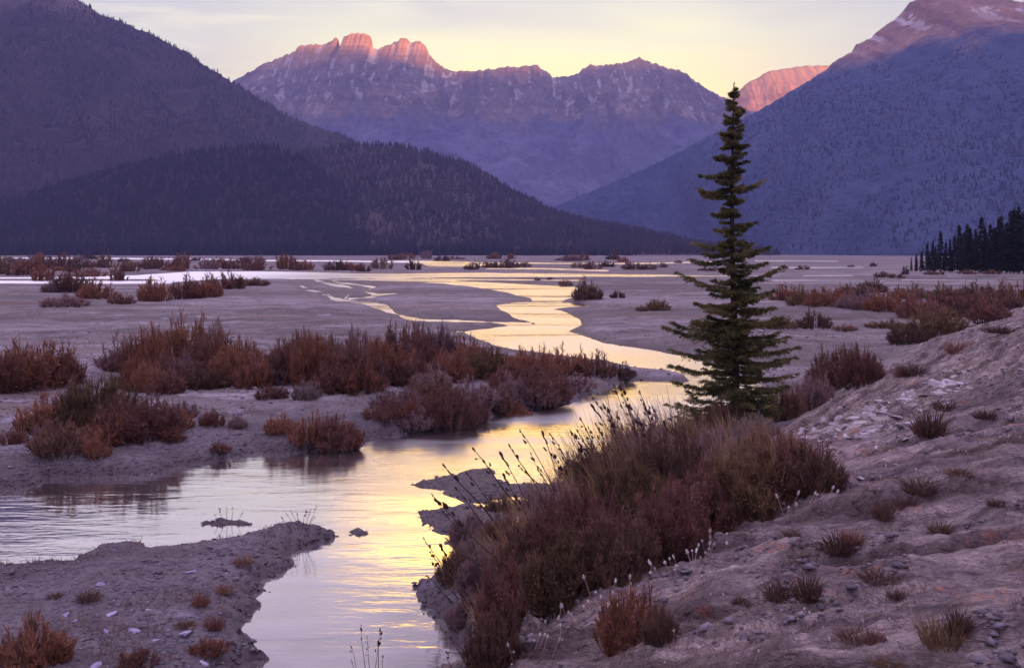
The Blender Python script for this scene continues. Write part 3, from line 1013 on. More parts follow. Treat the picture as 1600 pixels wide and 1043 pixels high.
# --- willow brush on the left plain and along the middle bank
for a in [
    (45, 606, 145, 82, "big", "rust", "rust willow bush cut off by the left frame edge"),
    (5, 612, 60, 75, "big", "maroon", "narrow maroon bush half hidden behind the leftmost rust willow"),
    (100, 600, 60, 60, "mid", "maroon", "thin maroon twigs on the right shoulder of the leftmost rust willow"),
    (150, 668, 130, 88, "big", "olive", "olive topped willow bush standing above the left pool's dark reflection"),
    (215, 682, 130, 76, "big", "maroon", "dark maroon willow right of the olive topped bush, lower left bank"),
    (75, 672, 90, 60, "mid", "rust", "sparse rust bush left of the olive topped willow"),
    (100, 705, 100, 50, "mid", "dun", "low dun bush at the foot of the olive topped willow"),
    (150, 712, 45, 42, "mid", "rust", "small rust clump closest to the water on the lower left bank"),
    (280, 668, 44, 34, "mid", "rust", "little rust clump at the right end of the lower left bushes"),
    (330, 664, 40, 28, "mid", "maroon", "little maroon clump alone on bare ground left of centre"),
    (370, 668, 32, 22, "mid", "mauve", "very small mauve clump right of the lone maroon clump"),
    (195, 574, 80, 52, "mid", "mauve", "mauve bush at the left end of the tall willow thicket"),
    (225, 582, 80, 68, "big", "maroon", "dark maroon willow near the left end of the tall thicket"),
    (270, 586, 120, 98, "big", "rust", "tallest rust willow in the thicket on the left plain"),
    (325, 592, 80, 92, "big", "maroon", "maroon willow with upright tips right of the tallest rust willow"),
    (362, 598, 76, 66, "big", "rust", "orange tinted willow at the right end of the tall thicket"),
    (300, 600, 90, 40, "mid", "dun", "low dun brush along the front of the tall thicket"),
    (420, 600, 70, 45, "mid", "mauve", "mauve brush bridging the gap between the two tall thickets"),
    (455, 598, 80, 70, "big", "maroon", "maroon willow at the left end of the centre thicket"),
    (490, 602, 72, 86, "big", "rust", "spiky topped rust willow in the centre thicket"),
    (480, 624, 42, 34, "mid", "grey", "pale grey clump in front of the centre thicket"),
    (425, 622, 50, 24, "mid", "maroon", "low maroon clump left of the pale grey clump"),
    (540, 606, 80, 78, "big", "maroon", "broad dark maroon willow in the middle of the centre thicket"),
    (590, 598, 80, 76, "big", "rust", "rust willow just left of the highest crown of the centre thicket"),
    (640, 574, 85, 80, "big", "maroon", "highest dark crown of the centre thicket beside the braided creek"),
    (682, 566, 70, 66, "big", "mauve", "mauve willow sloping down right of the highest centre crown"),
    (730, 566, 70, 44, "mid", "rust", "rust bush on the bank where the golden reach begins"),
    (770, 590, 90, 52, "big", "olive", "olive brown bush in front of the golden middle reach"),
    (822, 592, 90, 58, "big", "rust", "rounded rust bush against the golden middle reach"),
    (880, 586, 80, 46, "mid", "rust", "feathery rust bush silhouetted on the golden middle reach"),
    (925, 586, 70, 38, "mid", "dun", "dun feathery bush near the tip of the middle bank"),
    (970, 588, 44, 22, "mid", "dark", "low dark brush on the very tip of the middle bank"),
    (620, 640, 80, 40, "mid", "mauve", "mauve brush on the slope above the orange reflections"),
    (680, 630, 90, 46, "mid", "dun", "dun brush below the highest crown of the centre thicket"),
    (740, 634, 80, 44, "mid", "mauve", "mauve brush in the middle of the centre bank's front slope"),
    (700, 660, 95, 60, "big", "maroon", "dark maroon bush at the water's edge over the orange reflection"),
    (770, 634, 60, 36, "mid", "dun", "small dun bush left of the dark one on the centre bank"),
    (855, 624, 80, 46, "big", "maroon", "dark maroon bush at the water's edge below the rounded rust bush"),
    (605, 655, 70, 34, "mid", "maroon", "low maroon brush left of the bush over the orange reflection"),
    (485, 690, 60, 46, "mid", "rust", "rust bush on the near edge of the left bank, left of its twin"),
    (525, 696, 80, 56, "big", "maroon", "maroon bush at the water's edge in the centre left"),
    (440, 676, 50, 32, "mid", "rust", "small rust bush left of the water's edge bushes"),
    (345, 708, 30, 16, "mid", "maroon", "tiny maroon clump on the bank above the pale pool"),
    (560, 560, 60, 50, "mid", "mauve", "mauve willow behind the centre thicket"),
    (505, 560, 50, 40, "mid", "maroon", "maroon willow peeping out behind the spiky rust willow"),
    (395, 604, 60, 52, "mid", "rust", "rust brush filling the end of the tall thicket on the left plain"),
    (245, 598, 70, 44, "mid", "maroon", "maroon brush low in front of the thicket's left half"),
    (565, 612, 70, 50, "mid", "rust", "rust brush low in front of the centre thicket"),
    (520, 612, 60, 46, "mid", "maroon", "maroon brush at the foot of the spiky rust willow"),
    (655, 600, 80, 52, "mid", "maroon", "maroon brush under the highest crown of the centre thicket"),
    (700, 596, 70, 48, "mid", "rust", "rust brush joining the highest crown to the bank of the golden reach"),
    (800, 604, 70, 40, "mid", "maroon", "maroon brush under the olive brown bush by the golden reach"),
    (845, 600, 70, 36, "mid", "dun", "dun brush under the rounded rust bush by the golden reach"),
    (735, 655, 60, 34, "mid", "maroon", "maroon brush beside the bush over the orange reflection"),
    (650, 668, 60, 30, "mid", "mauve", "mauve brush at the waterline left of the orange reflection"),
    (810, 628, 60, 30, "mid", "mauve", "mauve brush at the waterline of the centre bank"),
    (180, 690, 90, 50, "mid", "rust", "rust brush in front of the dark maroon willow on the lower left bank"),
    (240, 676, 50, 46, "mid", "maroon", "maroon brush on the right side of the lower left bushes"),
    (120, 640, 60, 44, "mid", "mauve", "mauve brush behind the olive topped willow"),
    (900, 606, 60, 24, "mid", "mauve", "low mauve brush between the middle bank's tip and the gold pool"),
]:
    shrub(*a, group="willow bushes on the river plain")

# --- the belt of bushes farther out on the left
for a in [
    (240, 470, 48, 42, "mid", "rust", "rust bush in front of the pale belt of water, left of a dark gap"),
    (290, 466, 52, 38, "mid", "maroon", "maroon bush in front of the pale belt of water"),
    (320, 464, 50, 36, "mid", "rust", "reddish bush in the middle of the belt bushes"),
    (355, 450, 60, 26, "mid", "maroon", "long topped maroon bush over the pale belt of water"),
    (395, 446, 50, 14, "mid", "dun", "low dun strip of brush at the right end of the belt bushes"),
    (110, 455, 50, 38, "mid", "maroon", "upright maroon bush between the two pale strips at left"),
    (85, 456, 36, 22, "mid", "mauve", "mauve bush left of the upright maroon bush"),
    (150, 466, 56, 30, "mid", "rust", "rust bush below the left pale strip"),
    (190, 474, 40, 18, "mid", "maroon", "low maroon bush right of the rust bush under the strip"),
    (100, 478, 70, 20, "mid", "mauve", "low mauve brush on the open left plain"),
    (140, 462, 26, 28, "mid", "olive", "narrow olive bush crossing the left pale strip"),
]:
    shrub(*a, group="bushes along the pale belt of water")

_r = random.Random(12)
for (x, y, w, h, tone) in [(8, 428, 34, 26, "olive"), (30, 430, 40, 20, "maroon"), (52, 424, 30, 24, "rust"), (68, 438, 28, 30, "rust"), (72, 420, 30, 20, "maroon"),
                           (98, 420, 26, 22, "maroon"), (118, 424, 30, 18, "dun"), (140, 432, 40, 18, "maroon"), (165, 418, 30, 20, "olive"), (182, 438, 26, 18, "maroon"), (196, 424, 36, 16, "dun"),
                           (236, 418, 34, 20, "maroon"), (268, 422, 30, 14, "maroon"), (286, 420, 30, 22, "rust"), (330, 420, 40, 14, "mauve"), (366, 420, 36, 18, "maroon"),
                           (402, 422, 34, 18, "maroon"), (445, 420, 36, 20, "rust"), (462, 422, 20, 14, "maroon"), (524, 422, 30, 18, "dark"), (545, 422, 22, 10, "maroon"), (598, 420, 34, 16, "mauve"),
                           (566, 424, 26, 12, "maroon"), (647, 421, 20, 18, "dark"), (738, 421, 20, 11, "dark"), (760, 418, 26, 8, "maroon"), (790, 418, 34, 12, "dark"), (815, 417, 22, 9, "maroon")]:
    shrub(x, y, w * 1.2, h * 1.15, "far", tone, "small far brush clump on the left plain between the thin bright strips of water", "far brush clumps on the left plain")
for (x, y, w, h, tone) in [(905, 418, 26, 9, "maroon"), (925, 420, 30, 12, "maroon"), (948, 417, 24, 10, "dark"), (990, 421, 32, 16, "maroon"), (1012, 421, 26, 10, "dark"), (1034, 418, 20, 8, "mauve"),
                           (1060, 411, 12, 6, "dark"), (1105, 423, 26, 7, "dark"), (840, 438, 10, 5, "dark"), (860, 437, 12, 5, "dark"), (883, 446, 22, 10, "maroon")]:
    shrub(x, y, w, h, "far", tone, "small far brush clump on the gravel between the gold water and the spruce", "far brush clumps right of the gold water")
shrub(918, 468, 44, 34, "mid", "dark", "dark spiky bush beside the bend of the golden channel")
shrub(965, 465, 22, 12, "mid", "dark", "small dark clump right of the spiky bush by the golden bend")
shrub(1028, 484, 36, 20, "mid", "olive", "low dark olive bush left of the spruce on the gravel")
shrub(1003, 486, 20, 10, "mid", "dun", "tiny clump left of the low olive bush on the gravel")

_r = random.Random(31)
for i in range(46):
    x = _r.uniform(0, 1000)
    y = _r.choice([_r.uniform(404, 412), _r.uniform(414, 424)]) if x < 640 else _r.uniform(404, 411)
    shrub(x, y, _r.uniform(12, 34), _r.uniform(5, 13) * (1 if y < 413 else 1.2), "far", _r.choice(["maroon", "dun", "mauve", "rust", "dark"]),
          "one of many little scrub clumps in the band under the far tree line", "scrub clumps under the far tree line")
for i in range(52):
    t = _r.random()
    x = 175 + 560 * t + _r.uniform(-12, 12)
    y = 588 + 16 * math.sin(t * 9) + _r.uniform(-16, 14) - 10 * max(0, t - .75) * 4
    shrub(x, y, _r.uniform(34, 62), _r.uniform(26, 56), "mid", _r.choice(["maroon", "rust", "rust", "mauve", "dun"]),
          "russet brush filling the drift of willows across the left plain", "filling brush in the willow drift")
for i in range(26):
    x, y = _r.choice([(_r.uniform(580, 900), None), (_r.uniform(20, 290), 0)])
    y = _r.uniform(626, 662) - max(0, x - 700) * .12 if y is None else _r.uniform(650, 700)
    shrub(x, y, _r.uniform(28, 52), _r.uniform(18, 36), "mid", _r.choice(["maroon", "rust", "mauve", "dun"]),
          "low russet brush among the bushes of the left and middle banks", "low filling brush on the banks")

# --- brown heath on the right behind the bank
for a in [
    (1232, 470, 60, 26, "mid", "rust", "rust bush at the left end of the right hand heath"),
    (1262, 476, 60, 30, "mid", "olive", "olive bush second from the left end of the right hand heath"),
    (1300, 478, 70, 34, "mid", "rust", "ochre rust bush in the left half of the right hand heath"),
    (1330, 462, 50, 20, "mid", "dark", "dark clump on the far edge of the right hand heath"),
    (1345, 482, 70, 34, "mid", "mauve", "mauve bush in the middle of the right hand heath"),
    (1362, 456, 44, 22, "mid", "maroon", "maroon clump sticking up from the heath's far edge"),
    (1392, 486, 80, 38, "mid", "rust", "broad rust bush in the middle of the right hand heath"),
    (1425, 466, 60, 24, "mid", "dun", "dun bush on the heath below the fir stand's left end"),
    (1440, 498, 70, 44, "mid", "maroon", "maroon bush on the heath above the bank's edge"),
    (1476, 470, 50, 28, "mid", "olive", "dark olive bush on the heath below the fir stand"),
    (1500, 494, 90, 50, "mid", "maroon", "large maroon bush behind the bank's upper edge"),
    (1525, 466, 60, 26, "mid", "dark", "dark bush on the heath under the middle of the fir stand"),
    (1555, 484, 80, 44, "mid", "dun", "dun bush on the heath near the right frame edge"),
    (1590, 474, 60, 36, "mid", "rust", "rust bush touching the right frame edge"),
    (1466, 522, 90, 48, "mid", "olive", "olive brown bush directly behind the bank's crest"),
    (1420, 536, 60, 34, "mid", "dark", "dark bush low behind the bank's crest"),
    (1545, 500, 60, 34, "mid", "maroon", "maroon bush behind the crest right of the olive brown bush"),
    (1272, 512, 50, 28, "mid", "dark", "dark grassy bush alone on pale gravel right of the spruce"),
    (1220, 512, 46, 22, "mid", "olive", "olive grassy bush just right of the spruce's lower limbs"),
    (1320, 516, 36, 10, "mid", "dun", "flat dun clump right of the lone dark grassy bush"),
    (1385, 512, 60, 14, "mid", "olive", "flat olive clump in front of the right hand heath"),
    (1305, 610, 84, 76, "big", "maroon", "rounded maroon bush at the far foot of the stony bank"),
    (1345, 596, 66, 66, "big", "maroon", "second rounded maroon bush, right of the one at the foot of the stony bank"),
    (1268, 640, 70, 60, "big", "mauve", "mauve bush between the spruce and the stony bank"),
    (1230, 655, 60, 58, "big", "dun", "dun bush right against the foot of the spruce"),
    (1095, 676, 50, 34, "big", "dun", "dun bush left of the spruce's trunk"),
]:
    shrub(*a, group="heath bushes on the right")
for (x, y, w, h, tone) in [(1224, 420, 16, 5, "mauve"), (1255, 421, 22, 7, "maroon"), (1330, 417, 10, 5, "dark"), (1365, 416, 12, 7, "dark"), (1380, 433, 30, 9, "maroon"), (1400, 434, 26, 7, "maroon"),
                           (1460, 429, 30, 8, "dun"), (1510, 428, 30, 8, "dun"), (1550, 428, 30, 7, "dun"), (1415, 429, 12, 14, "dark")]:
    shrub(x, y, w, h, "far", tone, "tiny far brush clump on the plain by the foot of the fir stand", "far brush clumps by the fir stand")

# --- the dark mass of brush on the near bank
for a in [
    (1262, 770, 110, 84, "heath", "dun", "ochre brown bush at the upper right end of the near brush"),
    (1235, 775, 120, 100, "heath", "maroon", "dark bush second from the upper right end of the near brush"),
    (1205, 735, 110, 70, "heath", "dun", "dun bush on the far edge of the near brush below the spruce"),
    (1165, 800, 130, 110, "heath", "olive", "dark olive bush in the right half of the near brush"),
    (1120, 745, 110, 80, "heath", "mauve", "mauve brown bush in the near brush below the spruce's trunk"),
    (1100, 830, 130, 110, "heath", "maroon", "dark bush beside the upper row of pale seed heads"),
    (1050, 775, 120, 110, "heath", "dun", "dun bush in the middle of the near brush"),
    (1040, 870, 130, 110, "heath", "maroon", "very dark bush in the middle of the near brush's lower edge"),
    (1000, 735, 110, 90, "heath", "mauve", "tall mauve bush in the near brush against the gold pool"),
    (985, 820, 130, 110, "heath", "olive", "olive brown bush in the heart of the near brush"),
    (960, 905, 130, 110, "heath", "dun", "brown bush by the lower row of pale seed heads"),
    (930, 770, 110, 78, "heath", "dun", "dun bush on the water side of the near brush"),
    (905, 865, 130, 110, "heath", "maroon", "dark maroon bush in the left half of the near brush"),
    (880, 940, 130, 110, "heath", "olive", "dark olive bush in the lower left of the near brush"),
    (858, 815, 100, 66, "heath", "mauve", "mauve bush at the waterside by the two sand spits"),
    (835, 900, 120, 96, "heath", "dun", "dun bush above the river bend in the near brush"),
    (806, 985, 120, 120, "heath", "maroon", "almost black bush low in the near brush"),
    (790, 862, 90, 60, "heath", "dun", "low dun bush over the second sand spit"),
    (765, 930, 100, 76, "heath", "mauve", "mauve bush on the river side of the almost black bush"),
    (745, 880, 70, 46, "heath", "grey", "greyish bush at the cove in the near bank"),
    (770, 1040, 90, 90, "heath", "dark", "black brown bush at the bottom edge beside the river"),
    (725, 965, 60, 44, "heath", "mauve", "low mauve bush right at the water on the near bank"),
    (1060, 700, 70, 50, "heath", "dun", "brown bush by the water left of the spruce"),
    (712, 905, 60, 50, "heath", "dun", "brown bush hanging over the water left of the cove"),
    (735, 850, 70, 50, "heath", "mauve", "mauve bush rooted on the lower sand spit"),
    (785, 800, 80, 40, "heath", "dun", "brown bush covering the root of the upper sand spit"),
    (1130, 690, 90, 62, "heath", "dun", "dun bush hiding the foot of the spruce"),
    (1180, 690, 80, 46, "heath", "grey", "greyish dry bush in front of the spruce's foot"),
    (985, 1012, 110, 95, "heath", "rust", "rust brown bush alone on the near slope below the seed heads"),
    (1030, 1000, 60, 55, "heath", "dark", "small dark bush clinging to the right of the rust brown one"),
]:
    shrub(*a, group="brush on the near bank")

# --- tufts on the bank
for a in [
    (1425, 585, 50, 22, "dark", "dark tuft on the stony bank just under its crest"), (1495, 552, 36, 30, "maroon", "maroon tuft sticking up near the bank's crest"),
    (1560, 520, 50, 16, "dark", "low dark tuft on the crest near the right frame edge"), (1410, 588, 24, 20, "maroon", "little maroon tuft left of the dark tuft under the crest"),
    (1455, 680, 54, 60, "dark", "tall dark tuft in the middle of the stony bank"), (1480, 640, 46, 24, "dark", "dark tuft above and right of the tall dark tuft"),
    (1540, 655, 40, 20, "dark", "small dark tuft at the right of the stony bank"), (1440, 678, 30, 34, "maroon", "maroon tuft grown into the tall dark tuft"),
    (1380, 812, 44, 42, "dark", "dark tuft on the slope right of the near brush"), (1440, 775, 60, 34, "dark", "dark tuft on the slope under the upper seed heads"),
    (1418, 790, 50, 28, "maroon", "maroon tuft between two dark tufts on the slope"), (1500, 745, 50, 14, "dark", "flat dark tuft on the upper right slope"),
    (1312, 866, 60, 44, "dark", "broad dark tuft in the middle of the slope"), (1330, 850, 40, 32, "maroon", "maroon tuft right behind the broad dark tuft"),
    (1220, 935, 50, 46, "dark", "left one of two dark tufts side by side on the slope"), (1262, 940, 46, 58, "dark", "taller right one of two dark tufts side by side"),
    (1158, 946, 36, 16, "dark", "small dark tuft left of the side by side pair"), (1375, 908, 70, 20, "dark", "low wide dark tuft on the open slope"),
    (1400, 935, 30, 22, "dark", "small dark tuft below the low wide one"), (1470, 1010, 70, 60, "olive", "big olive tuft near the lower right corner"),
    (1498, 990, 44, 60, "dark", "tall dark tuft behind the big olive tuft"), (1340, 1000, 70, 24, "dark", "low dark tuft at the bottom of the slope"),
    (1365, 1004, 36, 32, "maroon", "maroon tuft at the right of the low dark bottom tuft"), (1470, 830, 40, 22, "dark", "little dark tuft on the right slope"),
    (1560, 790, 40, 14, "dark", "flat dark tuft close to the right frame edge"), (1395, 1040, 60, 22, "olive", "olive tuft cut by the bottom edge"),
    (1240, 835, 34, 16, "dark", "tiny dark tuft under the brush's right end"), (1110, 960, 40, 18, "maroon", "small maroon tuft right of the rust brown bush"),
]:
    tuft(*a, group="grass tufts on the near slope")

# --- tall straw along the river side of the near brush
TUFT += []
STRAW = [tuft_mesh(230 + k, 150, .010, .5, 1.0) for k in range(3)]
for m_ in STRAW:
    m_.materials.append(mat_plant("dry straw", (.17, .105, .066), (.30, .19, .12), (.46, .32, .20)))
for x, y, w, h in [(880, 790, 50, 70), (915, 770, 60, 90), (945, 755, 60, 100), (975, 740, 60, 110), (1005, 720, 60, 100), (1035, 705, 50, 95), (1062, 700, 50, 80), (1085, 700, 46, 70), (1120, 702, 50, 60),
                   (1150, 704, 60, 56), (1190, 704, 60, 46), (850, 815, 50, 60), (820, 835, 50, 56), (1010, 760, 60, 90), (960, 790, 60, 90), (910, 820, 60, 80), (1050, 740, 60, 80), (1100, 745, 60, 80),
                   (1150, 745, 60, 70), (1210, 740, 60, 60), (1255, 745, 60, 60), (1290, 765, 50, 60), (870, 870, 60, 70), (800, 880, 50, 60), (770, 900, 50, 60), (745, 930, 40, 50), (760, 985, 40, 60)]:
    p = ground(x, y)
    k = _count[0] = _count[0] + 1
    o = bpy.data.objects.new("straw_tuft", STRAW[k % 3])
    COL.objects.link(o)
    o.location = p
    o.rotation_euler = (.05 * math.sin(k), -.38 + .15 * math.sin(k * 2.1), 0)
    o.scale = (w / F * p.y * 1.1, w / F * p.y * 1.1, h / F * p.y * 1.7)
    tag(o, "dry straw tuft leaning towards the river out of the near brush", "grass tuft", "straw tufts in the near brush")

# --- gravel bar at the lower left
for a in [
    (55, 1034, 110, 66, "mid", "rust", "rust bush in the lower left corner of the gravel bar"),
    (28, 1030, 60, 50, "mid", "maroon", "maroon bush at the left frame edge on the gravel bar"),
    (85, 1034, 56, 44, "mid", "rust", "rust bush right of the corner bush on the gravel bar"),
    (328, 1020, 60, 26, "mid", "rust", "low rust bush on the gravel bar beside the river"),
    (215, 1040, 60, 30, "mid", "maroon", "maroon bush at the bottom edge of the gravel bar"),
]:
    shrub(*a, group="bushes on the gravel bar")
for a in [
    (313, 946, 32, 30, "maroon", "maroon tuft in the middle of the gravel bar"), (335, 984, 34, 32, "maroon", "maroon tuft near the bar's river side"),
    (138, 938, 40, 20, "dark", "dark low tuft in the upper left of the gravel bar"), (85, 933, 26, 10, "dark", "tiny dark tuft far left on the gravel bar"),
    (380, 882, 34, 18, "dun", "dun tuft at the narrow neck of the gravel bar"), (350, 926, 30, 18, "dun", "dun tuft between the neck and the maroon tuft"),
    (290, 978, 36, 10, "olive", "flat olive tuft in the centre of the gravel bar"), (50, 990, 20, 60, "dun", "tall thin dun tuft behind the corner bush"),
]:
    tuft(*a, group="grass tufts on the gravel bar")

# ------------------------------------------------------------------ dry stalks
def stalk_proto(seed, heads, head_r, thick=.010):
    rg = np.random.default_rng(seed)
    st = Bag()
    t = np.linspace(0, 1, 9)
    bend = rg.normal() * .05
    path = np.stack([bend * t * t + .012 * np.sin(t * 7 + seed), .03 * rg.normal() * t * t, t], 1)
    st.tube(path, np.interp(t, [0, 1], [thick, thick * .35]), 5)
    hs = []
    for k in range(heads):
        q = 1 - k * rg.uniform(.05, .09) if k < 4 else rg.uniform(.45, .8)
        q = max(q, .3)
        c = np.array([np.interp(q, t, path[:, j]) for j in range(3)])
        off = rg.normal(size=3) * np.array([.035, .035, .01]) * (0 if k == 0 else 1)
        if k:
            st.tube(np.stack([c - [0, 0, .03], c + off]), [thick * .3, thick * .2], 4)
        b = Bag()
        b.blob(c + off, (head_r * rg.uniform(.6, 1.1), head_r * rg.uniform(1.4, 2.6)), np.array([0, 0, 1.0]) + off * 6, rg)
        hs.append(b.mesh("seed_head", True))
    return st.mesh("stem", True), hs


STALKS = [stalk_proto(300 + k, 3 + k % 4, .013 + .004 * (k % 3)) for k in range(6)]
for st, hs in STALKS:
    st.materials.append(M_STALK)
    for h in hs:
        h.materials.append(M_SEED)


def stalk(bx, by, tx, ty, k, label, group, fat=1.0, at=None, toward=0.0):
    p = ground(bx, by) if at is None else at
    s = p.y / F
    v = Vector(((tx - bx) * s, toward, -(ty - by) * s))
    L = v.length
    t = empty("dry_stalk", p)
    t.rotation_euler = Vector((0, 0, 1)).rotation_difference(v.normalized()).to_euler()
    f = fat * (p.y / 22) ** .5
    t.scale = (f * L ** .2, f * L ** .2, L)
    tag(t, label, "dry stalk", group)
    st, hs = STALKS[k % 6]
    for nm, me in [("stem", st)] + [("seed_head", h) for h in hs]:
        o = bpy.data.objects.new(nm, me)
        o.parent = t
        COL.objects.link(o)
    return t


_c = lambda x, y: (540 + x / 2.159, 560 + y / 2.159)
for i, (a, b, c, d) in enumerate([(340, 355, 540, 560), (290, 460, 430, 610), (310, 480, 560, 680), (440, 300, 610, 500), (600, 235, 720, 430), (650, 255, 720, 400), (590, 355, 690, 430),
                                  (715, 290, 770, 400), (760, 250, 850, 400), (790, 240, 870, 390), (830, 230, 915, 370), (820, 170, 970, 320), (840, 130, 965, 270), (900, 90, 1000, 300), (925, 100, 1010, 260),
                                  (1000, 110, 1060, 300), (1045, 160, 1090, 290), (520, 400, 600, 510), (1030, 330, 1100, 430), (880, 190, 960, 330), (690, 320, 790, 430), (860, 260, 930, 400),
                                  (960, 150, 1020, 300), (560, 470, 640, 560), (740, 330, 830, 430), (1090, 190, 1120, 300), (980, 210, 1050, 330), (800, 200, 880, 360), (420, 380, 560, 560), (510, 330, 640, 500), (560, 290, 670, 460), (620, 320, 720, 470), (870, 160, 960, 330), (940, 120, 1000, 280),
                                  (700, 250, 790, 400), (780, 300, 850, 420), (850, 215, 930, 350), (910, 180, 985, 320), (1010, 170, 1070, 310), (380, 430, 520, 590), (660, 360, 740, 470), (1060, 220, 1100, 320)]):
    bx, by = _c(c + 25, d + 70)
    tx, ty = _c(a, b)
    stalk(bx, by, tx, ty, i, "dry seed stalk leaning left out of the near brush across the golden water", "leaning stalks over the golden water", 1.25 + .55 * (i % 3 == 0))
for i, (a, b, c, d) in enumerate([(270, 605, 345, 735), (282, 650, 385, 745), (292, 690, 352, 765), (350, 670, 445, 765), (282, 720, 335, 775), (305, 640, 400, 790)]):
    bx, by = _c(c + 25, d + 45)
    tx, ty = _c(a, b)
    stalk(bx, by, tx, ty, i, "dark seed stalk leaning left over the small cove of the near bank", "leaning stalks over the cove", 1.4)
for i, (a, b, c, d) in enumerate([(325, 900, 415, 1000), (350, 930, 405, 1020), (338, 985, 362, 1060), (372, 960, 410, 1050)]):
    bx, by = _c(c, d)
    tx, ty = _c(a, b)
    stalk(bx, by, tx, ty, i, "thin stalk at the waterline beside the black brown bush at the bottom edge", "thin stalks at the bottom waterline", .9)
for i, (a, b, c, d) in enumerate([(50, 885, 68, 1075), (115, 900, 108, 1075), (76, 925, 84, 1075), (25, 955, 46, 1075), (100, 940, 100, 1075), (22, 1000, 36, 1075), (125, 985, 122, 1075)]):
    bx, by = _c(c, d)
    tx, ty = _c(a, b)
    X, Y = flat(bx, by)
    stalk(bx, by, tx, ty, i + 1, "upright water stalk rising from the river at the bottom edge", "water stalks at the bottom edge", .8, Vector((X, Y, -.05)))
for i, (bx, by, tx, ty) in enumerate([(462, 826, 448, 800), (468, 826, 464, 800), (472, 826, 478, 798), (476, 827, 487, 795), (480, 828, 497, 793), (455, 828, 438, 812), (466, 826, 456, 796), (478, 828, 492, 806)]):
    stalk(bx, by, tx, ty, i, "short dark stalk fanning out of the tip of the gravel bar", "stalks on the gravel bar's tip", .8)
for i, (bx, by, tx, ty) in enumerate([(348, 814, 342, 794), (354, 814, 356, 792), (362, 815, 366, 793), (372, 817, 376, 800), (340, 815, 336, 802)]):
    stalk(bx, by, tx, ty, i + 2, "short stalk on the tiny mud islet in the pale water", "stalks on the mud islet", .8)
for i, (bx, by, tx, ty) in enumerate([(1118, 690, 1114, 640), (1135, 695, 1134, 640), (1152, 692, 1150, 645), (1128, 700, 1126, 655), (1108, 690, 1100, 650), (1165, 690, 1170, 655)]):
    stalk(bx, by, tx, ty, i, "pale upright stalk in front of the foot of the spruce", "stalks at the spruce's foot", .9)

# ------------------------------------------------------------------ pale seed heads on the slope
def flower_proto(seed):
    rg = np.random.default_rng(seed)
    st, hd = Bag(), Bag()
    t = np.linspace(0, 1, 6)
    st.tube(np.stack([.06 * t * t * rg.normal(), .06 * t * t * rg.normal(), t * .86], 1), np.full(6, .022), 5)
    tip = st.V[0][-5:].mean(0)
    n = 60
    d = unit(rg.normal(size=(n, 3)) + np.array([0, 0, .5]))
    hd.blob(tip + [0, 0, .05], (.055, .11), (0, 0, 1), rg, 7)
    hd.blades(np.repeat(tip[None], n, 0) + [0, 0, .04], d, rg.uniform(.09, .15, n), .03, .1, rg)
    return st.mesh("stem", True), hd.mesh("seed_head")


FLOWERS = [flower_proto(400 + k) for k in range(3)]
for a, b in FLOWERS:
    a.materials.append(M_PSTEM)
    b.materials.append(M_PALE)


def flower(px, py, h, label, group):
    k = _count[0] = _count[0] + 1
    p = ground(px + 9 * math.sin(k * 5.3), py + 9 * math.sin(k * 3.7) + 3)
    t = empty("seed_stalk", p)
    s = (1.2 + .55 * math.sin(k * 7.9)) * h / F * p.y
    t.scale = (h / F * p.y * (.85 + .2 * math.sin(k * 4.1)), h / F * p.y * .8, s)
    t.rotation_euler = (.38 * math.sin(k * 1.9), .38 * math.cos(k * 2.7), k * 2.4)
    tag(t, label, "seed head", group)
    for nm, me in zip(("stem", "seed_head"), FLOWERS[k % 3]):
        o = bpy.data.objects.new(nm, me)
        o.parent = t
        COL.objects.link(o)


for x, y in [(800, 1024), (820, 1006), (835, 992), (850, 990), (862, 980), (885, 966), (897, 972), (905, 952), (925, 940), (938, 946), (950, 934), (968, 938), (980, 928), (792, 1032), (845, 1004), (872, 985)]:
    flower(x + 8, y + 14, 18 + (x * 3) % 8, "pale fluffy seed head in the row along the foot of the near brush", "seed heads along the brush's foot")
    flower(x, y, 20 + (x * 7) % 8, "pale fluffy seed head in the row along the foot of the near brush", "seed heads along the brush's foot")
for x, y in [(1030, 898), (1043, 892), (1056, 888), (1063, 876), (1071, 872), (1082, 862), (1088, 868), (1096, 862), (1103, 858), (1115, 860), (1124, 852), (1084, 892), (1110, 868), (1020, 904)]:
    flower(x + 6, y + 13, 18 + (x * 3) % 8, "white seed head in the tight row beside the darkest part of the near brush", "tight row of white seed heads")
    flower(x, y, 20 + (x * 5) % 8, "white seed head in the tight row beside the darkest part of the near brush", "tight row of white seed heads")
for x, y in [(1217, 806), (1228, 800), (1234, 802), (1243, 806), (1250, 806), (1271, 794), (1283, 786), (1290, 786), (1262, 806)]:
    flower(x, y, 20 + (x * 3) % 9, "pale seed head on the slope by the upper right end of the brush", "seed heads by the brush's upper end")
for x, y in [(1378, 760), (1384, 764), (1395, 744), (1425, 744), (1451, 742), (1460, 736), (1475, 728), (1509, 708), (1518, 710), (1532, 702), (1560, 694), (1590, 696)]:
    flower(x, y, 15, "small pale seed head high on the slope at the right", "seed heads high on the slope")
for x, y in [(1250, 968), (1267, 974), (1275, 984), (1285, 984), (1334, 970), (1345, 980), (1301, 1026), (1323, 1024), (1154, 1040), (1182, 1042), (1150, 920), (1171, 922), (1127, 934), (1106, 950), (1061, 1006), (1050, 1030), (1395, 985), (1389, 1012)]:
    flower(x, y, 17, "scattered pale seed head low on the open slope", "scattered seed heads low on the slope")

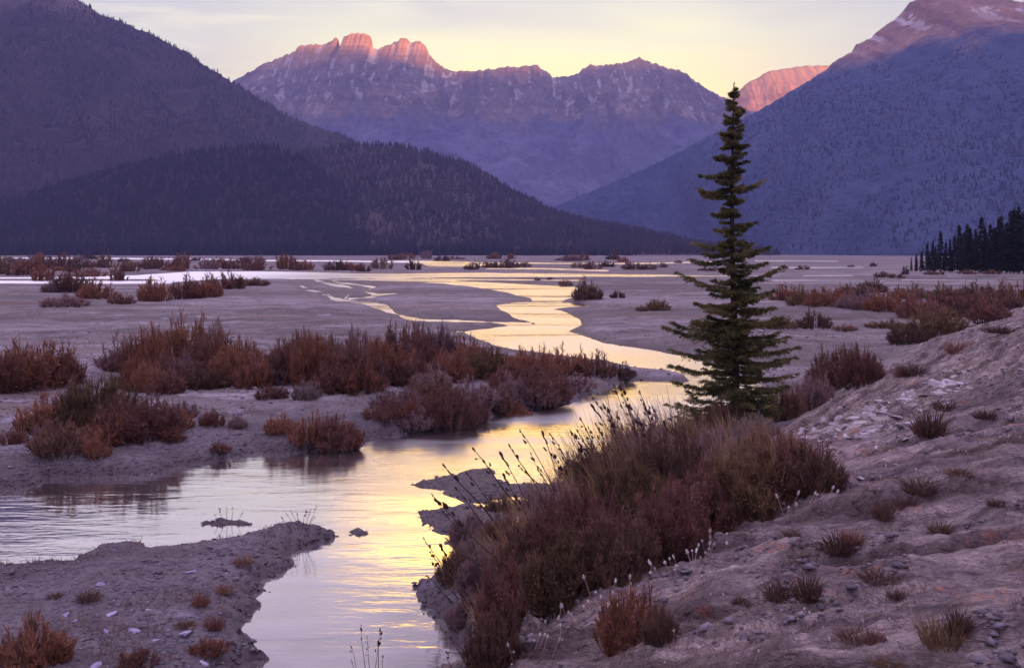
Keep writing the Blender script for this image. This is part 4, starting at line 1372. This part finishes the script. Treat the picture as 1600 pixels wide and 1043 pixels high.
# ------------------------------------------------------------------ stones
def stone_mesh(seed, flatness):
    rg = np.random.default_rng(seed)
    import bmesh
    bm = bmesh.new()
    bmesh.ops.create_icosphere(bm, subdivisions=2, radius=.5)
    ax = [unit(rg.normal(size=3)) for _ in range(7)]
    for v in bm.verts:
        c = np.array(v.co)
        for a in ax:                                                # chop facets
            d = float(c @ a)
            if d > .30:
                c = c - a * (d - .30)
        c = c + rg.normal(size=3) * .008
        v.co = (c[0] * 1.3, c[1], c[2] * flatness)
    me = bpy.data.meshes.new("stone")
    bm.to_mesh(me)
    bm.free()
    return me


STONES = [stone_mesh(500 + k, .55 + .12 * (k % 4)) for k in range(7)]
for m in STONES:
    m.materials.append(M_STONE)
STONES2 = [m.copy() for m in STONES]
for m in STONES2:
    m.materials.clear()
    m.materials.append(M_BLUESTONE)


def stone(px, py, w, label, group, pool=STONES, sink=.1):
    p = ground(px, py)
    k = _count[0] = _count[0] + 1
    o = bpy.data.objects.new("stone", pool[k % 7])
    COL.objects.link(o)
    s = w / F * p.y
    o.location = p - Vector((0, 0, s * sink))
    o.scale = (s, s * .8, s * .6)
    o.rotation_euler = (.25 * math.sin(k * 3.1), -.25 + .2 * math.cos(k * 2.3), (k * 1.3) % 6.28)
    tag(o, label, "stone", group)


_r = random.Random(5)
for i in range(245):
    t = _r.random()
    x = 1225 + t * 290 + _r.uniform(-20, 20)
    y = 690 - t * 115 + abs(_r.gauss(0, 1)) * 34 * (1 - .3 * t) - 4
    if x < 1225 or (x - 1225) * -.4 + 678 > y:
        continue
    stone(x, y, _r.choice([12, 16, 20, 24, 30, 38]), "lilac grey slab lying in the stony patch on the bank", "slabs of the stony patch", STONES, _r.uniform(.12, .32))
for x, y, w in [(157, 913, 17), (171, 960, 24), (168, 986, 16), (232, 952, 13), (288, 990, 36), (242, 1000, 16), (150, 1040, 22), (318, 1037, 18), (300, 892, 22), (210, 985, 28), (100, 962, 18), (116, 970, 14)]:
    stone(x, y, w, "flat violet stone lying on the dark gravel bar", "violet stones on the gravel bar", STONES2, .05)
for i in range(30):
    x, y = _r.uniform(0, 400), _r.uniform(905, 1040)
    if y < 900 + 0 * x or x > 385:
        continue
    stone(x, y, _r.choice([4, 5, 6, 8]), "small violet pebble among many on the gravel bar", "pebbles on the gravel bar", STONES2, .1)
for x, y, w in [(395, 606, 20), (410, 676, 16), (450, 600, 14), (605, 690, 12), (808, 642, 12), (1405, 726, 16), (1345, 745, 22), (1545, 650, 12), (1370, 700, 16)]:
    stone(x, y, w, "solitary pale stone set apart on bare ground", "solitary pale stones")

# ------------------------------------------------------------------ spruces and firs
def conifer(seed, H, prof, nlimb, twig, need, nl, nw, extra=(), sides=8, trunk_r=.012, droop=.18, base=.03, reaches=(.55, .75, .9, 1.0, 1.1)):
    """trunk (with limbs) and crown meshes. prof: (height share, reach in metres) pairs; extra: (height, azimuth, reach, rise)."""
    rg = np.random.default_rng(seed)
    wood, cr = Bag(), Bag()
    t = np.linspace(0, 1, 14)
    wob = np.stack([.006 * H * np.sin(t * 5 + seed), .006 * H * np.cos(t * 4 + seed), t * H], 1)
    wob[:, :2] -= wob[0, :2]
    wood.tube(wob, trunk_r * H * (1 - t) ** .8 + .004, sides)
    limbs = []
    hs = base + (1 - base - .015) * (np.arange(nlimb) + .5) / nlimb
    hs = hs ** .92
    for k, h in enumerate(hs):
        lay = np.floor(h * 26) / 26 + .012 * rg.normal()            # limbs gather in whorls
        hh = .35 * h + .65 * np.clip(lay, base, .99)
        reach = np.interp(hh, [p[0] for p in prof], [p[1] for p in prof]) * rg.choice(reaches)
        limbs.append((hh, k * 2.399 + rg.normal() * .3, reach, rg.normal() * .05 + np.interp(hh, [0, .6, 1], [-.06, .04, .45])))
    limbs += list(extra)
    for (h, az, L, rise) in limbs:
        q = np.linspace(0, 1, 7)
        r = q * L
        z = h * H + rise * r - droop * L * np.sin(q * np.pi * .75) * .55 + .10 * L * q ** 3
        side = .06 * L * np.sin(q * 3 + az * 5)
        x = np.cos(az) * r - np.sin(az) * side
        y = np.sin(az) * r + np.cos(az) * side
        path = np.stack([x, y, z], 1)
        path[:, :2] += wob[int(np.clip(h, 0, 1) * 13), :2]
        wood.tube(path, np.linspace(.010 + .006 * L, .003, 7), 4)
        nt = max(3, int(twig * (.35 + L / max(p[1] for p in prof))))
        tq = rg.uniform(.10, 1.0, nt)
        b = np.stack([np.interp(tq, q, path[:, j]) for j in range(3)], 1)
        fw = unit(np.array([[math.cos(az), math.sin(az), rise * .5]]))
        lat = np.array([[-math.sin(az), math.cos(az), 0]]) * rg.choice([-1, 1], nt)[:, None]
        ln = (.10 + .34 * L * (1.05 - tq) * tq ** .35) * rg.uniform(.6, 1.2, nt)
        d = unit(fw * rg.uniform(.5, 1.1, nt)[:, None] + lat * rg.uniform(.2, 1, nt)[:, None] + rg.normal(size=(nt, 3)) * .16 + np.array([0, 0, -.08]))
        # needles along each twig
        u = rg.random((nt, need))
        nb = b[:, None] + d[:, None] * (u * ln[:, None])[..., None] + np.array([0, 0, -.10]) * (u ** 2 * ln[:, None])[..., None]
        nd = d[:, None] * .7 + rg.normal(size=(nt, need, 3)) * .55
        cr.blades(nb.reshape(-1, 3), nd.reshape(-1, 3), nl * rg.uniform(.6, 1.3, nt * need), nw, 0.0, rg)
        m = max(4, int(need * 1.5 * L / 1.5))                       # needles on the limb itself
        u = rg.uniform(.15, 1.04, m)
        nb = np.stack([np.interp(u, q, path[:, j]) for j in range(3)], 1)
        cr.blades(nb, fw + rg.normal(size=(m, 3)) * .7, nl * rg.uniform(.7, 1.3, m), nw, 0.0, rg)
    # leader
    m = need * 3
    nb = np.stack([rg.normal(size=m) * .01, rg.normal(size=m) * .01, H * rg.uniform(.93, 1.0, m)], 1) + np.append(wob[-1, :2], 0)
    cr.blades(nb, rg.normal(size=(m, 3)) * .6 + np.array([0, 0, .8]), nl, nw, 0, rg)
    return wood.mesh("trunk", True), cr.mesh("crown")


# the spruce in the foreground
_p = ground(1150, 676)
_H = (676 - 126) / F * _p.y
_s = _p.y / F


def _hh(py):
    return (676 - py) / 550.0


_prof = [(_hh(y), w * _s) for y, w in [(676, 84), (650, 100), (620, 112), (585, 110), (545, 100), (505, 88), (470, 76), (440, 68), (418, 42), (400, 62), (385, 58), (362, 36), (335, 30),
                                       (305, 40), (290, 44), (270, 30), (240, 28), (210, 22), (180, 17), (155, 10), (128, 4)]]
_ext = []
for (y, dx, rise) in [(262, -48, -.22), (294, -54, .02), (292, 52, .25), (300, -46, 0), (378, -62, .02), (384, 56, .0), (402, -70, -.02), (408, 52, 0), (436, 78, .28), (446, -88, .24), (455, 60, .05),
                      (470, -62, -.02), (498, -70, 0), (522, -112, .10), (516, -106, .14), (548, -100, .0), (542, 98, 0), (560, 92, .04), (575, -104, .05), (600, -96, .02), (604, 84, 0), (632, -108, 0),
                      (655, -90, .04), (640, 76, .05), (330, -30, 0), (345, 34, .02), (224, 24, .1), (240, -26, -.05), (204, -20, .05), (172, 16, .2), (520, 72, .02), (500, 74, .1), (478, 62, .0)]:
    az = rng.uniform(-.25, .25) + (math.pi if dx < 0 else 0)
    L = abs(dx) * _s
    _ext += [(_hh(y + 2), az, L, rise), (_hh(y + 5), az + rng.uniform(-.5, .5), L * .85, rise)]
for _k in range(60):
    _y = 425 + 250 * rng.random() ** .8
    _ext.append((_hh(_y), rng.uniform(0, 6.283), np.interp(_hh(_y), [p[0] for p in _prof], [p[1] for p in _prof]) * rng.uniform(.3, .85), rng.normal() * .06 - .05))
for _k in range(150):
    _h = .06 + .90 * (_k + rng.random()) / 150
    if _h > .42 and _k % 3:
        continue
    _ext.append((_h, rng.uniform(0, 6.283), (.16 + np.interp(_h, [p[0] for p in _prof], [p[1] for p in _prof]) * rng.uniform(.18, .45)), rng.uniform(-.15, .25)))
_w, _cme = conifer(611, _H, [(a, b * (.88 if a < .42 else .78)) for a, b in _prof], 200, 36, 26, .075, .015, _ext, droop=.10, reaches=(.3, .42, .55, .68, .8, 1.0))
_w.materials.append(M_BARK)
_cme.materials.append(M_NEEDLE)
sp = empty("spruce_tree", _p - Vector((0, 0, .05)))
tag(sp, "tall slender dark green spruce standing alone by the river", "spruce")
for nm, me in (("trunk", _w), ("crown", _cme)):
    link(nm, me, None, sp)

# the fir stand at the right
_fp = [(0, 2.6), (.1, 3.0), (.3, 2.5), (.5, 1.9), (.75, 1.1), (.9, .5), (1, .1)]
M_STAND = mat_plant("stand fir needles", (.016, .020, .016), (.032, .036, .028), (.062, .062, .046), .3)
FIRS = [conifer(700 + k, 20, [(a, b * (.75 + .12 * k)) for a, b in _fp], 80, 9, 7, .75, .17, base=.05, trunk_r=.010) for k in range(4)]
for a, b in FIRS:
    a.materials.append(M_BARK)
    b.materials.append(M_STAND)


def fir(px, base_py, top_py, label, group, k, Y=None, wide=1.0):
    if Y is None:
        p = ground(px, base_py)
    else:
        p = Vector(((px - 800) / F * Y, Y, -.1))
    h = EYE - (top_py - HOR) / F * p.y - p.z
    t = empty("fir_tree", p)
    t.scale = (h / 20 * wide, h / 20 * wide, h / 20)
    t.rotation_euler = (0, 0, k * 1.7)
    tag(t, label, "fir tree", group)
    for nm, me in zip(("trunk", "crown"), FIRS[k % 4]):
        o = bpy.data.objects.new(nm, me)
        o.parent = t
        COL.objects.link(o)


_tops = [(1424, 402), (1432, 398), (1440, 392), (1449, 380), (1458, 376), (1462, 385), (1470, 361), (1478, 378), (1485, 374), (1492, 368), (1499, 352), (1506, 362), (1512, 350), (1516, 356), (1524, 358), (1533, 338),
         (1540, 356), (1547, 350), (1553, 356), (1560, 340), (1565, 338), (1572, 348), (1579, 330), (1584, 326), (1592, 324), (1599, 330), (1608, 322), (1618, 318), (1630, 312), (1645, 316), (1660, 306), (1680, 310)]
for i, (x, y) in enumerate(_tops):
    special = {6: "pointed fir standing clear at the left of the fir stand", 15: "tallest pointed fir in the middle of the fir stand", 0: "lowest fir at the left tip of the fir stand"}
    fir(x, 424 + (x - 1424) * .02, y, special.get(i, "dark fir packed in the stand at the right frame edge"), "firs of the stand at the right", i, None, .9)
for i in range(34):
    x = 1432 + i * 7.0 + (i * 37 % 5)
    top = np.interp(x, [1424, 1450, 1500, 1550, 1600, 1700], [404, 392, 374, 364, 350, 330]) + (i * 53 % 17) - 4
    fir(x, 421.5, top, "dark fir packed in the stand at the right frame edge", "firs of the stand at the right", i + 1, 345 + (i * 29 % 40), 1.0)
for i, (x, top, Y) in enumerate([(733, 379, 1600), (788, 386, 1590), (700, 383, 1610), (650, 381, 1590), (806, 388, 1600), (878, 390, 1610), (930, 386, 1580), (838, 389, 1590), (610, 384, 1600), (560, 381, 1590),
                                 (430, 376, 1600), (300, 380, 1580), (180, 378, 1590), (68, 372, 1580), (40, 376, 1600), (380, 378, 1590), (500, 384, 1600)]):
    fir(x, 0, top, "tiny dark fir standing out from the far tree line under the left hills", "firs along the far tree line", i, Y, 1.3)

# ------------------------------------------------------------------ short dead grass on the near bank (nobody could count it)
def build_grass():
    rg = np.random.default_rng(55)
    n = 190000
    Y = np.exp(rg.uniform(np.log(4.5), np.log(48), n))
    X = Y * rg.uniform(-.62, .62, n)
    z, s, sd = terrain(X, Y, True)
    c, sn = math.cos(R(64)), math.sin(R(64))
    al, ac = X * c + Y * sn, -X * sn + Y * c
    pat = fbm(al / 2.4, ac / .55, 3, 71) + .5 * fbm(X / 3, Y / 3, 2, 72)
    keep = (s > .4) & (sd > .3) & (pat + .5 * terrain.ledge > .10) & (z > .15)
    X, Y, z, pat = X[keep], Y[keep], z[keep], pat[keep]
    m = len(X)
    g = Bag()
    L = rg.uniform(.03, .085, m) * np.clip(.6 + pat, .5, 1.5) * np.interp(Y, [5, 40], [.8, 1.6])
    d = rg.normal(size=(m, 3)) * .45 + np.array([-.15, 0, 1.0])
    g.blades(np.stack([X, Y, z - .01], 1), d, L, .0055 * np.interp(Y, [5, 40], [.8, 3.0]), rg.uniform(0, .5, m), rg)
    o = link("grass", g.mesh("grass"), M_GRASS)
    o["kind"] = "stuff"


build_grass()


def build_flat_grass():
    rg = np.random.default_rng(56)
    n = 160000
    Y = np.exp(rg.uniform(np.log(15), np.log(130), n))
    X = Y * rg.uniform(-.62, .40, n)
    z, s, sd = terrain(X, Y, True)
    pat = fbm(X / 2.2, Y / 2.0, 4, 171, .6)
    keep = (s < .3) & (sd > .35) & (pat > .22) & (z > .12)
    X, Y, z, pat = X[keep], Y[keep], z[keep], pat[keep]
    m = len(X)
    g = Bag()
    d = rg.normal(size=(m, 3)) * .40 + np.array([0, 0, 1.0])
    g.blades(np.stack([X, Y, z - .02], 1), d, rg.uniform(.06, .20, m) * np.clip(.5 + pat, .5, 1.6), .006 * np.interp(Y, [15, 130], [1.4, 5.0]), rg.uniform(0, .4, m), rg)
    o = link("grass", g.mesh("grass"), M_FLATGRASS)
    o["kind"] = "stuff"


build_flat_grass()


def build_gravel():
    """Loose gravel on the bars and the bare soil: far too many grains to count."""
    rg = np.random.default_rng(57)
    n = 60000
    Y = np.exp(rg.uniform(np.log(6), np.log(75), n))
    X = Y * rg.uniform(-.60, .60, n)
    z, s, sd = terrain(X, Y, True)
    pat = fbm(X / 1.6, Y / 1.6, 3, 181)
    keep = (sd > -.15) & (pat + .25 * (sd < 1.2) + .15 * (s < 0) > .12)
    X, Y, z = X[keep], Y[keep], z[keep]
    m = len(X)
    sz = rg.gamma(2.2, .012, m).clip(.008, .09) * np.interp(Y, [6, 75], [.8, 2.0])
    base = np.array([[1, 0, 0], [.4, .9, 0], [-.6, .8, .1], [-1, -.1, 0], [-.3, -.9, .1], [.7, -.8, 0], [.1, .1, .55], [0, 0, -.3]])
    an = rg.random(m) * 6.283
    B = base[None] * (1 + .3 * rg.normal(size=(m, 8, 1))) * sz[:, None, None]
    V = np.stack([B[..., 0] * np.cos(an)[:, None] - .7 * B[..., 1] * np.sin(an)[:, None], B[..., 0] * np.sin(an)[:, None] + .7 * B[..., 1] * np.cos(an)[:, None], B[..., 2]], -1)
    V = V + np.stack([X, Y, z], 1)[:, None]
    f = np.array([[k, (k + 1) % 6, 6] for k in range(6)] + [[(k + 1) % 6, k, 7] for k in range(6)])
    Fc = (np.arange(m)[:, None, None] * 8 + f[None]).reshape(-1, 3)
    me = mesh_np("gravel", V.reshape(-1, 3), Fc)
    o = link("gravel", me, M_GRAVEL)
    o["kind"] = "stuff"


build_gravel()

# ------------------------------------------------------------------ haze
hz_v = [(-4200, -4500, -6), (5600, -4500, -6), (5600, 7300, -6), (-4200, 7300, -6),
        (-4200, -4500, 1230), (5600, -4500, 1230), (5600, 7300, 1230), (-4200, 7300, 1230)]
hz = bpy.data.meshes.new("haze")
hz.from_pydata(hz_v, [], [(3, 2, 1, 0), (4, 5, 6, 7), (0, 1, 5, 4), (1, 2, 6, 5), (2, 3, 7, 6), (3, 0, 4, 7)])
mh = bpy.data.materials.new("haze")
mh.use_nodes = True
mh.node_tree.nodes.clear()
pv = mh.node_tree.nodes.new("ShaderNodeVolumePrincipled")
pv.inputs["Color"].default_value = (.38, .40, .92, 1)
pv.inputs["Density"].default_value = 0.95e-4
pv.inputs["Anisotropy"].default_value = 0.0
mo = mh.node_tree.nodes.new("ShaderNodeOutputMaterial")
mh.node_tree.links.new(pv.outputs[0], mo.inputs["Volume"])
hzo = link("haze", hz, mh)
hzo["kind"] = "stuff"
